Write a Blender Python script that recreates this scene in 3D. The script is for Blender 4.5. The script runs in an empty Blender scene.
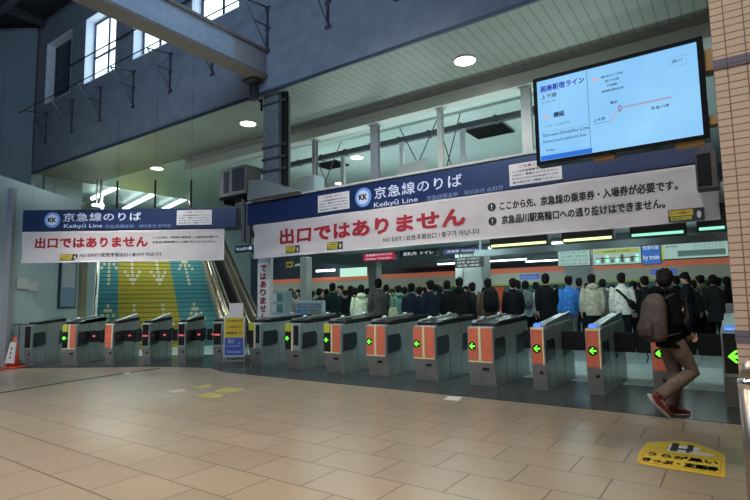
import bpy, bmesh, random
from math import *
from mathutils import Vector, Matrix
random.seed(7)
SC=bpy.context.scene; COL=SC.collection
# ---------------------------------------------------------------- camera and frames
F=515.0; H=1.45
pit=atan(50/515.0); rol=radians(0.9)
r0=Vector((1,0,0)); u0=Vector((0,-sin(pit),cos(pit))); FW=Vector((0,cos(pit),sin(pit)))
CR=r0*cos(rol)-u0*sin(rol); CU=u0*cos(rol)+r0*sin(rol); CP=Vector((0,0,H))
def ray(x,y): return FW+CR*((x-375)/F)-CU*((y-250)/F)
def onz(x,y,z=0.0):
    d=ray(x,y); return CP+d*((z-H)/d.z)
def onpl(x,y,P,n):
    d=ray(x,y); return CP+d*((P-CP).dot(n)/d.dot(n))
TH=radians(55.2)
E1=Vector((sin(TH),-cos(TH),0)); E2=Vector((cos(TH),sin(TH),0)); RZ=TH-pi/2
O=Vector((3.09,7.73,0))
def W(a,b,z=0.0): return O+E1*a+E2*b+Vector((0,0,z))
def ab(P):
    q=P-O; return (q.dot(E1),q.dot(E2),P.z)
def onb(x,y,b): return ab(onpl(x,y,W(0,b),E2))
def onY(x,y,Y): return onpl(x,y,Vector((0,Y,0)),Vector((0,1,0)))
cam=bpy.data.cameras.new('camera'); cam.sensor_width=36; cam.lens=F/750*36; cam.clip_end=200
co=bpy.data.objects.new('camera',cam); COL.objects.link(co)
M=Matrix((CR,CU,-FW)).transposed().to_4x4(); M.translation=CP; co.matrix_world=M
SC.camera=co
# ---------------------------------------------------------------- materials
def mat(name,col,rough=.5,metal=0,emit=None,es=0,noise=0,nscale=8,bump=0,spec=.5,alpha=1,nstretch=None):
    m=bpy.data.materials.new(name); m.use_nodes=True; nt=m.node_tree; b=nt.nodes['Principled BSDF']
    c=(col[0],col[1],col[2],1)
    b.inputs['Base Color'].default_value=c; b.inputs['Roughness'].default_value=rough; b.inputs['Metallic'].default_value=metal
    b.inputs['Specular IOR Level'].default_value=spec; b.inputs['Alpha'].default_value=alpha
    if emit is not None:
        b.inputs['Emission Color'].default_value=(emit[0],emit[1],emit[2],1); b.inputs['Emission Strength'].default_value=es
    if noise or bump:
        tc=nt.nodes.new('ShaderNodeTexCoord'); n=nt.nodes.new('ShaderNodeTexNoise'); n.inputs['Scale'].default_value=nscale; n.inputs['Detail'].default_value=4
        if nstretch:
            mp=nt.nodes.new('ShaderNodeMapping'); mp.inputs['Scale'].default_value=nstretch
            nt.links.new(tc.outputs['Object'],mp.inputs[0]); nt.links.new(mp.outputs[0],n.inputs['Vector'])
        else: nt.links.new(tc.outputs['Object'],n.inputs['Vector'])
        if noise:
            r=nt.nodes.new('ShaderNodeMapRange'); r.inputs[1].default_value=.3; r.inputs[2].default_value=.7; r.inputs[3].default_value=1-noise; r.inputs[4].default_value=1+noise
            mx=nt.nodes.new('ShaderNodeVectorMath'); mx.operation='SCALE'; mx.inputs[0].default_value=col[:3]
            nt.links.new(n.outputs[0],r.inputs[0]); nt.links.new(r.outputs[0],mx.inputs['Scale']); nt.links.new(mx.outputs[0],b.inputs['Base Color'])
        if bump:
            bp=nt.nodes.new('ShaderNodeBump'); bp.inputs['Strength'].default_value=bump; bp.inputs['Distance'].default_value=.01
            nt.links.new(n.outputs[0],bp.inputs['Height']); nt.links.new(bp.outputs[0],b.inputs['Normal'])
    return m
def glow(name,col,s): return mat(name,(0.02,0.02,0.02),.6,emit=col,es=s)
def brickmat(name,c1,c2,mortar,bw,bh,ms,off,shift=(0,0,0),rough=.35,plane='xy',noise=.12,spec=.5,bump=.3):
    m=mat(name,c1,rough,spec=spec); nt=m.node_tree; b=nt.nodes['Principled BSDF']
    tc=nt.nodes.new('ShaderNodeTexCoord'); sp=nt.nodes.new('ShaderNodeSeparateXYZ'); cb=nt.nodes.new('ShaderNodeCombineXYZ'); ad=nt.nodes.new('ShaderNodeVectorMath'); ad.operation='ADD'; ad.inputs[1].default_value=shift
    nt.links.new(tc.outputs['Object'],ad.inputs[0]); nt.links.new(ad.outputs[0],sp.inputs[0])
    ax={'x':0,'y':1,'z':2}
    nt.links.new(sp.outputs[ax[plane[0]]],cb.inputs[0]); nt.links.new(sp.outputs[ax[plane[1]]],cb.inputs[1])
    t=nt.nodes.new('ShaderNodeTexBrick'); t.offset=off; t.inputs['Color1'].default_value=(*c1,1); t.inputs['Color2'].default_value=(*c2,1); t.inputs['Mortar'].default_value=(*mortar,1)
    t.inputs['Scale'].default_value=1; t.inputs['Brick Width'].default_value=bw; t.inputs['Row Height'].default_value=bh; t.inputs['Mortar Size'].default_value=ms; t.inputs['Mortar Smooth'].default_value=.1
    nt.links.new(cb.outputs[0],t.inputs['Vector'])
    n=nt.nodes.new('ShaderNodeTexNoise'); n.inputs['Scale'].default_value=1.3; n.inputs['Detail'].default_value=6
    n2=nt.nodes.new('ShaderNodeTexNoise'); n2.inputs['Scale'].default_value=60; n2.inputs['Detail'].default_value=2
    nt.links.new(tc.outputs['Object'],n.inputs['Vector']); nt.links.new(tc.outputs['Object'],n2.inputs['Vector'])
    a=nt.nodes.new('ShaderNodeMath'); a.operation='ADD'; nt.links.new(n.outputs[0],a.inputs[0]); nt.links.new(n2.outputs[0],a.inputs[1])
    r=nt.nodes.new('ShaderNodeMapRange'); r.inputs[1].default_value=.6; r.inputs[2].default_value=1.4; r.inputs[3].default_value=1-noise; r.inputs[4].default_value=1+noise
    mx=nt.nodes.new('ShaderNodeVectorMath'); mx.operation='SCALE'
    nt.links.new(a.outputs[0],r.inputs[0]); nt.links.new(t.outputs['Color'],mx.inputs[0]); nt.links.new(r.outputs[0],mx.inputs['Scale']); nt.links.new(mx.outputs[0],b.inputs['Base Color'])
    bp=nt.nodes.new('ShaderNodeBump'); bp.invert=True; bp.inputs['Strength'].default_value=bump; bp.inputs['Distance'].default_value=.003
    nt.links.new(t.outputs['Fac'],bp.inputs['Height']); nt.links.new(bp.outputs[0],b.inputs['Normal'])
    rr=nt.nodes.new('ShaderNodeMapRange'); rr.inputs[3].default_value=rough-.01; rr.inputs[4].default_value=rough+.03
    nt.links.new(n.outputs[0],rr.inputs[0]); nt.links.new(rr.outputs[0],b.inputs['Roughness'])
    return m
def stripmat(name,col,line,period,axis=0,w=.05,rough=.4,spec=.5,noise=.06,duo=0):
    m=mat(name,col,rough,spec=spec); nt=m.node_tree; b=nt.nodes['Principled BSDF']
    tc=nt.nodes.new('ShaderNodeTexCoord'); sp=nt.nodes.new('ShaderNodeSeparateXYZ'); nt.links.new(tc.outputs['Object'],sp.inputs[0])
    d=nt.nodes.new('ShaderNodeMath'); d.operation='DIVIDE'; d.inputs[1].default_value=period; nt.links.new(sp.outputs[axis],d.inputs[0])
    f=nt.nodes.new('ShaderNodeMath'); f.operation='FRACT'; nt.links.new(d.outputs[0],f.inputs[0])
    g=nt.nodes.new('ShaderNodeMath'); g.operation='LESS_THAN'; g.inputs[1].default_value=w; nt.links.new(f.outputs[0],g.inputs[0])
    mx=nt.nodes.new('ShaderNodeMix'); mx.data_type='RGBA'; nt.links.new(g.outputs[0],mx.inputs[0]); mx.inputs[6].default_value=(*col,1); mx.inputs[7].default_value=(*line,1)
    n=nt.nodes.new('ShaderNodeTexNoise'); n.inputs['Scale'].default_value=.7; n.inputs['Detail'].default_value=5; nt.links.new(tc.outputs['Object'],n.inputs['Vector'])
    r=nt.nodes.new('ShaderNodeMapRange'); r.inputs[1].default_value=.3; r.inputs[2].default_value=.7; r.inputs[3].default_value=1-noise; r.inputs[4].default_value=1+noise; nt.links.new(n.outputs[0],r.inputs[0])
    v=nt.nodes.new('ShaderNodeVectorMath'); v.operation='SCALE'; nt.links.new(mx.outputs[2],v.inputs[0]); nt.links.new(r.outputs[0],v.inputs['Scale']); nt.links.new(v.outputs[0],b.inputs['Base Color'])
    return m
m_tile=brickmat('tan_floor_tile',(.30,.243,.178),(.335,.27,.20),(.12,.085,.058),.67,.485,.007,.5,(-.97+.335,4.03,0),rough=.28,noise=.10,spec=.45)
m_hallfloor=brickmat('grey_hall_tile',(.34,.45,.44),(.36,.47,.46),(.17,.23,.22),.6,.6,.006,0,rough=.25,spec=.5)
m_band=mat('dark_granite',(.045,.055,.060),.22,noise=.25,nscale=40)
m_fascia=mat('blue_grey_panel',(.20,.23,.28),.7,noise=.12,nscale=3)
m_wallgrey=stripmat('grey_wall_panel',(.24,.30,.35),(.10,.12,.14),1.25,0,.012)
m_ceil=stripmat('metal_ceiling_strip',(.205,.235,.215),(.12,.14,.13),.2,0,.12,rough=.5)
m_ceil2=stripmat('hall_ceiling_panel',(.42,.52,.50),(.30,.38,.36),1.2,0,.015,rough=.4)
m_dark=mat('dark_ceiling',(.02,.024,.03),.8,noise=.2)
m_lowceil=mat('hall_low_ceiling',(.07,.10,.15),.6,noise=.2)
m_palewall=stripmat('pale_enamel_wall',(.44,.56,.58),(.30,.38,.40),1.1,1,.012,rough=.25)
m_white=mat('white_paint',(.40,.43,.41),.4,noise=.05)
m_bandgrey=mat('lilac_grey_paint',(.32,.33,.36),.5,noise=.05)
m_pillar=brickmat('pillar_tile',(.60,.50,.43),(.64,.53,.455),(.22,.15,.11),.1,.0455,.0035,0,(0.03,0,.012),rough=.3,plane='xz',noise=.06)
m_pillarblue=brickmat('blue_pillar_tile',(.17,.17,.25),(.19,.19,.28),(.1,.09,.1),.1,.06,.003,0,(.03,0,0),rough=.3,plane='xz',noise=.06)
m_steel=mat('brushed_steel',(.50,.53,.54),.33,.75,noise=.12,nscale=6,nstretch=(8,8,.6))
m_gate=mat('gate_steel',(.30,.37,.375),.3,.35,noise=.2,nscale=2.2)
m_gate2=mat('gate_front_steel',(.24,.23,.22),.4,.3,noise=.15,nscale=3)
m_chrome=mat('polished_steel',(.75,.75,.75),.13,.95)
m_orange=mat('orange_panel',(.60,.15,.085),.4,noise=.06)
m_cream=mat('cream_trim',(.72,.64,.38),.35)
m_black=mat('black_gloss',(.012,.013,.016),.2)
m_blackmat=mat('black_rubber',(.006,.007,.008),.6,spec=.2)
m_smoke=mat('smoked_panel',(.025,.035,.045),.25)
m_blue=mat('navy_sign_face',(.010,.023,.085),.3,noise=.12,nscale=1.2)
m_navyedge=mat('dark_sign_edge',(.03,.035,.05),.5)
m_banner=mat('white_banner_cloth',(.82,.77,.79),.75,noise=.05,nscale=2)
m_red=mat('red_print',(.30,.008,.02),.7)
m_blk=mat('black_print',(.02,.02,.025),.7)
m_lett=mat('pale_sign_lettering',(.55,.62,.75),.5,emit=(.6,.7,.9),es=.04)
m_faint=mat('faint_sign_lettering',(.16,.22,.38),.5)
m_disc=mat('emblem_blue',(.12,.28,.65),.4,emit=(.3,.5,.9),es=.06)
m_paper=mat('white_paper',(.60,.60,.61),.7)
m_greenled=glow('green_led',(.14,1,.03),2.2)
m_redled=glow('red_led',(1,.12,.14),.8)
m_yellow=mat('yellow_print',(.60,.44,.03),.6,noise=.08)
m_yg=mat('yellow_green_cover',(.50,.52,.05),.4)
m_bluelamp=mat('blue_cap',(.05,.16,.65),.25,emit=(.1,.3,1),es=.5)
m_tube=glow('fluorescent_tube',(.80,1,.97),5)
m_tubeY=glow('yellow_green_lightbox',(.78,1,.42),1.6)
m_tubeG=glow('green_lightbox',(.35,1,.72),1.0)
m_down=glow('downlight_lens',(1,.97,.82),7)
m_winglow=glow('frosted_pane',(.66,.84,1),2.6)
m_reveal=mat('white_reveal',(.78,.86,.95),.5)
m_frame=mat('dark_window_frame',(.04,.055,.08),.4)
m_shut=mat('closed_shutter',(.05,.055,.07),.6)
m_beam=mat('beam_paint',(.38,.48,.62),.5,noise=.1)
m_beamflange=mat('brownish_primer',(.20,.18,.165),.6,noise=.1)
m_teal=mat('teal_riser',(.07,.26,.28),.5); m_yel=mat('yellow_riser',(.40,.35,.035),.5); m_nose=mat('dark_nosing',(.03,.06,.07),.5)
m_arrow=mat('grey_arrow',(.62,.62,.55),.5); m_arrow2=mat('beige_arrow',(.72,.62,.35),.5)
m_bronze=mat('bronze_steel',(.55,.47,.36),.22,.8)
m_cone=mat('orange_cone',(.65,.09,.04),.5)
m_board=glow('lit_board',(.50,.80,.72),.55); m_boardY=glow('lit_board_yellow',(.62,.72,.12),.5); m_boardB=glow('lit_poster_blue',(.03,.16,.55),.7)
m_bd=mat('board_frame',(.06,.08,.08),.5)
m_boardtxt=mat('board_print',(.08,.18,.18),.6)
m_skin=mat('skin',(.55,.34,.25),.55)
m_hair=mat('black_hair',(.010,.008,.008),.6,noise=.3,nscale=60,spec=.15)
m_eye=mat('eye',(.02,.015,.015),.3)
m_col=mat('hall_column_enamel',(.38,.44,.43),.35,noise=.05)
# ---------------------------------------------------------------- mesh helpers
class MB:
    def __init__(s): s.bm=bmesh.new(); s.mats=[]
    def mi(s,m):
        if m is None: return 0
        if m not in s.mats: s.mats.append(m)
        return s.mats.index(m)
    def faces(s,vs,fs,m=None):
        i=s.mi(m); v=[s.bm.verts.new(p) for p in vs]
        for f in fs:
            try: q=s.bm.faces.new([v[k] for k in f]); q.material_index=i
            except ValueError: pass
        return v
    def box(s,x0,x1,y0,y1,z0,z1,m=None):
        vs=[(x,y,z) for x in (x0,x1) for y in (y0,y1) for z in (z0,z1)]
        s.faces(vs,[(0,1,3,2),(4,6,7,5),(0,4,5,1),(2,3,7,6),(0,2,6,4),(1,5,7,3)],m); return s
    def prism(s,poly,ax,t0,t1,m=None):
        # poly in the two other axes, extruded along ax
        n=len(poly)
        def mk(p,t):
            return {'x':(t,p[0],p[1]),'y':(p[0],t,p[1]),'z':(p[0],p[1],t)}[ax]
        vs=[mk(p,t0) for p in poly]+[mk(p,t1) for p in poly]
        s.faces(vs,[tuple(range(n))[::-1],tuple(range(n,2*n))]+[(k,(k+1)%n,n+(k+1)%n,n+k) for k in range(n)],m); return s
    def tube(s,p0,p1,r,n=10,m=None,r1=None):
        p0=Vector(p0);p1=Vector(p1);d=(p1-p0).normalized(); a=d.orthogonal().normalized(); b=d.cross(a); r1=r if r1 is None else r1
        vs=[p0+(a*cos(2*pi*k/n)+b*sin(2*pi*k/n))*r for k in range(n)]+[p1+(a*cos(2*pi*k/n)+b*sin(2*pi*k/n))*r1 for k in range(n)]
        s.faces(vs,[tuple(range(n))[::-1],tuple(range(n,2*n))]+[(k,(k+1)%n,n+(k+1)%n,n+k) for k in range(n)],m); return s
    def disc(s,c,r,t,ax='y',n=28,m=None):
        c=Vector(c); d={'x':Vector((t,0,0)),'y':Vector((0,t,0)),'z':Vector((0,0,t))}[ax]; return s.tube(c,c+d,r,n,m)
    def ell(s,c,r,n=14,k=10,m=None,rot=None):
        c=Vector(c); vs=[]; fs=[]
        for i in range(1,k):
            t=pi*i/k
            for j in range(n):
                p=Vector((r[0]*sin(t)*cos(2*pi*j/n),r[1]*sin(t)*sin(2*pi*j/n),r[2]*cos(t)))
                if rot is not None: p=rot@p
                vs.append(c+p)
        top=Vector((0,0,r[2])); 
        if rot is not None: top=rot@top
        vs+= [c+top,c-top]; T=len(vs)-2; B=T+1
        for i in range(k-2):
            for j in range(n): fs.append((i*n+j,(i+1)*n+j,(i+1)*n+(j+1)%n,i*n+(j+1)%n))
        for j in range(n): fs.append((T,j,(j+1)%n)); fs.append((B,(k-2)*n+(j+1)%n,(k-2)*n+j))
        s.faces(vs,fs,m); return s
    def loft(s,pts,rad,n=14,m=None,side=(1,0,0)):
        # elliptical sections; rad = (r along side, r across); capped with rounded tips
        pts=[Vector(p) for p in pts]; vs=[];fs=[]
        for i,p in enumerate(pts):
            d=(pts[min(i+1,len(pts)-1)]-pts[max(i-1,0)]).normalized()
            a=Vector(side)-d*Vector(side).dot(d)
            if a.length<.05: a=d.orthogonal()
            a.normalize(); b=d.cross(a)
            r=rad[i] if isinstance(rad[i],tuple) else (rad[i],rad[i])
            for j in range(n): vs.append(p+a*r[0]*cos(2*pi*j/n)+b*r[1]*sin(2*pi*j/n))
        for i in range(len(pts)-1):
            for j in range(n): fs.append((i*n+j,i*n+(j+1)%n,(i+1)*n+(j+1)%n,(i+1)*n+j))
        k=(len(pts)-1)*n
        fs.append(tuple(range(n))[::-1]); fs.append(tuple(range(k,k+n)))
        s.faces(vs,fs,m); return s
    def text(s,st,cx,cz,w,h,y=0,m=None,bold=.012,yf=None,t=.003,plane='xz',spacing=1.0,fat=0):
        if fat and h:
            k=fat*h
            for dx,dz in ((-k,-k),(k,-k),(-k,k),(k,k),(0,0)): s.text(st,cx+dx,cz+dz,w,h,y,m,bold,yf,t,plane,spacing)
            return s
        bold=min(bold,.008)
        me=text_mesh(st,bold,spacing)
        xs=[v.co.x for v in me.vertices]; ys=[v.co.y for v in me.vertices]
        x0,x1,y0,y1=min(xs),max(xs),min(ys),max(ys)
        sy=h/(y1-y0) if h else None; sx=w/(x1-x0) if w else sy
        if sy is None: sy=sx
        i=s.mi(m); vv=[]
        for v in me.vertices:
            X=cx+(v.co.x-(x0+x1)/2)*sx; Z=cz+(v.co.y-(y0+y1)/2)*sy
            if plane=='xz':
                Y=(yf(X,Z) if yf else y)+(-t if v.co.z>0 else t*.3); p=(X,Y,Z)
            else: p=(X,Z,y+(t if v.co.z>0 else 0))
            vv.append(s.bm.verts.new(p))
        for f in me.polygons:
            try: q=s.bm.faces.new([vv[k] for k in f.vertices]); q.material_index=i
            except ValueError: pass
        return s
    def bevel(s,w,seg=2):
        bmesh.ops.recalc_face_normals(s.bm,faces=s.bm.faces)
        bmesh.ops.bevel(s.bm,geom=[e for e in s.bm.edges if e.calc_face_angle(0)>.5],offset=w,segments=seg,affect='EDGES',profile=.5,clamp_overlap=True); return s
    def build(s,name,m=None,parent=None,loc=(0,0,0),rz=0,smooth=False):
        bmesh.ops.recalc_face_normals(s.bm,faces=s.bm.faces)
        me=bpy.data.meshes.new(name); s.bm.to_mesh(me); s.bm.free()
        for k in s.mats: me.materials.append(k)
        if not s.mats and m is not None: me.materials.append(m)
        if smooth:
            for p in me.polygons: p.use_smooth=True
        o=bpy.data.objects.new(name,me); COL.objects.link(o); o.parent=parent
        o.location=loc; o.rotation_euler=(0,0,rz); return o
_tc={}
def TX(r,name,*a,**k):
    mb=MB(); mb.text(*a,**k); return mb.build(name,None,r)
def text_mesh(st,bold,spacing=1.0):
    k=(st,bold,spacing)
    if k in _tc: return _tc[k]
    c=bpy.data.curves.new('t','FONT'); c.body=st; c.extrude=.01; c.offset=bold; c.resolution_u=2; c.space_character=spacing
    o=bpy.data.objects.new('t',c); COL.objects.link(o)
    dg=bpy.context.evaluated_depsgraph_get(); me=bpy.data.meshes.new_from_object(o.evaluated_get(dg))
    bpy.data.objects.remove(o); bpy.data.curves.remove(c); _tc[k]=me; return me
def remesh(mb,voxel,smooth=2,dec=1):
    me=bpy.data.meshes.new('tmp'); mb.bm.to_mesh(me); mb.bm.free()
    o=bpy.data.objects.new('tmp',me); COL.objects.link(o)
    r=o.modifiers.new('r','REMESH'); r.mode='VOXEL'; r.voxel_size=voxel; r.use_smooth_shade=True
    if smooth: q=o.modifiers.new('s','SMOOTH'); q.iterations=smooth; q.factor=.5
    if dec<1: q=o.modifiers.new('d','DECIMATE'); q.ratio=dec
    dg=bpy.context.evaluated_depsgraph_get(); out=bpy.data.meshes.new_from_object(o.evaluated_get(dg))
    bpy.data.objects.remove(o); bpy.data.meshes.remove(me)
    for p in out.polygons: p.use_smooth=True
    return out
def meshobj(name,me,m,parent=None):
    if m is not None: me.materials.clear(); me.materials.append(m)
    o=bpy.data.objects.new(name,me); COL.objects.link(o); o.parent=parent; return o
def tag(o,label=None,cat=None,group=None,kind=None):
    if label: o['label']=label
    if cat: o['category']=cat
    if group: o['group']=group
    if kind: o['kind']=kind
    return o
def empty(name,loc,rz,label,cat,group=None):
    o=bpy.data.objects.new(name,None); COL.objects.link(o); o.location=loc; o.rotation_euler=(0,0,rz); o.empty_display_size=.1
    return tag(o,label,cat,group)
def struct(name,mb,m=None,R=False,loc=None,rz=0,label=None):
    o=mb.build(name,m,None,O if R else (loc or (0,0,0)),RZ if R else rz); o['kind']='structure'
    if label: o['label']=label
    return o
# ================================================================ SETTING
mb=MB(); mb.box(-30,14,-22,30,-.2,0); struct('floor',mb,m_tile,True,label='tan rectangular stone tile floor of the concourse')
# dark threshold band and hall floor (plan polygons in gate-line coordinates)
def pl(P): q=ab(Vector(P)); return (q[0],q[1])
Lf=[pl(W(14,-.95)),pl(W(-7.0,-.95)),pl((-3.7,11.62,0)),pl((-4.3,11.85,0)),pl((-5.2,12.05,0)),pl((-9.5,12.15,0))]
Lb=[pl((-9.5,14.6,0)),pl((-4.5,14.6,0)),pl((-3.0,14.3,0)),pl(W(-7.6,1.3)),pl(W(14,1.3))]
mb=MB(); mb.prism([(p[0],p[1]) for p in Lf+Lb],'z',-.05,.006); struct('trim_1',mb,m_band,True,label='dark polished stone band under the ticket gates')
Bk=[pl((-9.5,14.6,0)),pl((-4.5,14.6,0)),pl((-3.0,14.3,0)),pl(W(-7.6,1.3)),pl(W(14,1.3)),pl(W(14,30)),pl(W(-34,30))]
mb=MB(); mb.prism(Bk,'z',-.05,.005); struct('floor_hall',mb,m_hallfloor,True,label='grey green tile floor of the hall beyond the gates')
mb=MB(); mb.prism([(2.1,0),(2.1,.007),(3.2,.12),(30,.12),(30,0)],'x',-10,14); struct('floor_ramp',mb,m_hallfloor,True,label='gently ramped grey green tile floor under the crowd')
# curved shutter track
tr=[onz(-20,395),onz(0,393),onz(35,387.5),onz(70,381.5),onz(100,377),onz(125,373.3),onz(143,370.6),onz(160,368.6)]
mb=MB()
for p,q in zip(tr,tr[1:]):
    d=(q-p).normalized(); n=Vector((-d.y,d.x,0))*.035; q2=q+d*.01
    mb.faces([p+n,p-n,q2-n,q2+n,p+n+Vector((0,0,.004)),p-n+Vector((0,0,.004)),q2-n+Vector((0,0,.004)),q2+n+Vector((0,0,.004))],[(4,5,6,7),(0,1,5,4),(1,2,6,5),(2,3,7,6),(3,0,4,7)])
struct('trim_2',mb,m_blackmat,label='dark curved shutter track set in the floor')
# fascia wall above with window openings
wins=[(-19.65,-17.6),(-16.6,-14.5),(-13.45,-11.4),(-10.4,-8.35),(-7.3,-5.25),(-4.2,-2.15)]
zb,zt=9.2,11.65
mb=MB(); mb.box(-20.4,14,.5,.95,6.6,zb); mb.box(-20.4,14,.5,.95,zt,12.75)
e=[-20.4]+[v for w in wins for v in w]+[14]
for k in range(0,len(e),2): mb.box(e[k],e[k+1],.5,.95,zb,zt)
struct('wall_upper',mb,m_fascia,True,label='blue grey upper wall above the gate hall')
for i,(a0,a1) in enumerate(wins):
    r=empty('window_%d'%(i+1),W((a0+a1)/2,.5,zb),RZ,None,None); r['kind']='structure'; w=(a1-a0)/2; hh=zt-zb
    mb=MB(); mb.box(-w,-w+.03,.0,.45,0,hh); mb.box(w-.03,w,0,.45,0,hh); mb.box(-w+.03,w-.03,0,.45,0,.03); mb.box(-w+.03,w-.03,0,.45,hh-.03,hh); mb.build('window_reveal',m_reveal,r)
    mb=MB()
    for x in (-w+.04,-.04,w-.12): mb.box(x,x+.08,.30,.38,.04,hh-.04)
    for z in (.04,hh*.42,hh-.12): mb.box(-w+.04,w-.04,.31,.37,z,z+.08)
    mb.build('window_frame',m_frame,r)
    mb=MB(); mb.box(-w+.03,w-.03,.335,.345,.03,hh-.03); mb.build('window_pane',m_shut if i==0 else m_winglow,r)
mb=MB(); mb.box(-20.4,14,.47,.52,6.56,6.64); struct('trim_3',mb,m_frame,True,label='dark lower edge of the upper wall')
# atrium side wall (frontal), atrium ceiling, and walls out of frame
mb=MB(); mb.box(-30,0,0,.3,4.4,12.6); struct('wall_left',mb,m_wallgrey,loc=(-13.45,19.8,0),label='grey panelled side wall of the tall concourse')
mb=MB(); mb.box(-45,14,-22,1,12.75,13); 
struct('ceiling',mb,m_dark,True,label='dark high ceiling of the concourse')
mb=MB()
for b in (-1.2,-4.5,-8,-12): mb.box(-30,14,b,b+.25,12.3,12.74)
for a in (-20,-16,-11): mb.box(a,a+.2,-22,.4,12.45,12.74)
struct('ceiling_beam',mb,m_shut,True,label='dark roof beams of the high concourse')
mb=MB(); mb.box(-34,14,-22.3,-22,0,13); struct('wall_back',mb,m_fascia,True)
mb=MB(); mb.box(14,14.3,-22,30,0,13); struct('wall_right',mb,m_fascia,True)
# lower ceiling with drop beam
mb=MB(); mb.box(-20.4,14,.52,2.82,6.585,6.6); struct('ceiling_gate',mb,m_ceil,True,label='grey green metal strip ceiling over the gates')
mb=MB(); mb.box(-20.4,14,2.82,30,6.6,6.7); struct('ceiling_hall',mb,m_ceil2,True,label='pale panel ceiling of the hall behind the gates')
mb=MB(); mb.box(-13.9,14,2.82,3.1,6.4,6.68,m_bandgrey); mb.box(-13.9,14,2.76,3.1,6.12,6.4,m_white); struct('ceiling_trim',mb,None,True,label='white drop beam across the ceiling')
mb=MB(); mb.box(-20.6,-20.4,.95,2.4,4.4,6.7); struct('wall_panel',mb,stripmat('side_panel',(.26,.32,.33),(.12,.15,.16),1.3,1,.02),True,label='grey panelled side wall under the ceiling')
# pale left wall
mb=MB(); mb.box(-.25,0,8,15.7,0,4.55); struct('wall_side',mb,m_palewall,loc=(-8.9,0,0),label='pale enamel side wall left of the gates')
mb=MB(); mb.box(-8.9,-8.78,12.34,12.46,0,4.3); struct('trim_4',mb,m_bandgrey,label='pale shutter guide post on side wall')
mb=MB(); mb.box(-8.9,-8.80,15.45,15.72,0,4.5); struct('trim_5',mb,m_bronze,label='golden metal edge at the end of the side wall')
# far hall
mb=MB(); mb.box(-40,14,16,16.3,0,6.6); struct('wall_hall',mb,mat('far_wall',(.045,.07,.11),.5,noise=.3,nscale=.6),True,label='dark blue far wall of the hall')
mb=MB(); mb.box(-13,14,5,15.9,3.12,3.25); struct('ceiling_low',mb,m_lowceil,True,label='low dark blue ceiling deep in the hall')
mb=MB(); mb.box(-7.9,1.85,.47,4.4,2.86,3.02); struct('ceiling_soffit',mb,mat('soffit_paint',(.25,.34,.36),.5),True,label='grey soffit over the gate aisles')
# stair hall: wall behind the stairs and its ceiling
SD=radians(-27.5); SV=Vector((sin(SD),cos(SD),0)); SN=Vector((cos(SD),-sin(SD),0)); SB=Vector((-6.9,17.0,0)); SR=-SD
mb=MB(); mb.box(-12,9,17,17.3,0,8.6); struct('wall_stairs',mb,m_palewall,loc=SB,rz=SR,label='pale wall high behind the staircase')
mb=MB(); mb.box(-38,-20.45,1.0,22,7.3,7.5); struct('ceiling_stairs',mb,m_ceil2,True,label='pale ceiling above the staircase')
# tiled pillar
mb=MB(); mb.box(0,1.6,0,1.2,-.01,6.0,m_pillar)
struct('pillar',mb,None,loc=W(1.86,-4.3),rz=RZ,label='pink beige tiled pillar at the edge of the hall')
def pband(z0,z1,lab):
    mb=MB(); mb.box(-.004,1.604,-.006,1.2,z0,z1); struct('pillar_trim',mb,m_pillarblue,loc=W(1.86,-4.3),rz=RZ,label=lab)
pband(2.865,2.925,'blue grey tile band high on the pillar'); pband(1.165,1.235,'blue grey tile band low on the pillar')
# stainless rounded corner guard
r=empty('corner_guard',W(1.86,-4.36),RZ,'rounded stainless corner guard at the foot of the tiled pillar','corner guard')
mb=MB()
prof=[(0,.0),(.0,.9),(.05,1.0),(.07,1.06)]
mb.tube((.05,.02,0),(.05,.02,.93),.06,24); mb.tube((.05,.02,.93),(.05,.02,1.07),.06,24,r1=.02)
mb.build('guard_shell',mat('guard_steel',(.36,.31,.28),.3,.8),r,smooth=True)
mb=MB()
mb.ell((.05,.02,.93),(.068,.068,.05),24,14)  # polished bulge shaped to stand for lights reflected in the guard
mb.build('guard_glint',m_chrome,r,smooth=True)
# ================================================================ BIG STEEL BEAM and wall brackets
r=empty('steel_beam',W(-7.68,.5,6.98),RZ,'large pale steel girder jutting out from the upper wall','girder')
mb=MB(); mb.box(.10,.35,-9,0,.07,.66); mb.build('web',m_beam,r)
mb=MB(); mb.box(-.02,.42,-9,0,0,.07); mb.box(0.0,.42,-9,0,.66,.72); mb.build('flange',m_beamflange,r)
mb=MB(); mb.box(-.12,.1,-.12,-.0,-.5,.0); mb.box(-.2,.2,-.3,0,-.06,0); mb.build('mounting_bracket',m_shut,r)
mb=MB(); mb.box(.35,.37,-1.0,-.0,.09,.64); mb.build('end_plate',m_bandgrey,r)
def bracket(a,z,first=[None]):
    if first[0] is None:
        r=empty('wall_bracket',W(a,.5,z),RZ,'x','bracket')
        mb=MB(); mb.box(-.03,.03,-.03,0,-1.15,.03); mb.box(-.09,.09,-.02,0,-.04,.04); mb.box(-.09,.09,-.02,0,-.6,-.52); mb.box(-.09,.09,-.02,0,-1.2,-1.1); mb.build('wall_plate',m_shut,r)
        mb=MB(); mb.tube((0,0,0),(0,-.75,-.12),.02); mb.build('arm',m_shut,r); mb=MB(); mb.tube((0,0,-.5),(0,-.42,-.52),.016); mb.build('strut',m_shut,r)
        mb=MB(); mb.tube((0,-.01,-1.12),(0,-.75,-.12),.022); mb.build('brace',mat('brace_grey',(.12,.13,.15),.5),r)
        first[0]=r; return r
    r=first[0].copy(); COL.objects.link(r); r.location=W(a,.5,z)
    for ch in first[0].children: c=ch.copy(); COL.objects.link(c); c.parent=r
    return r
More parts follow.
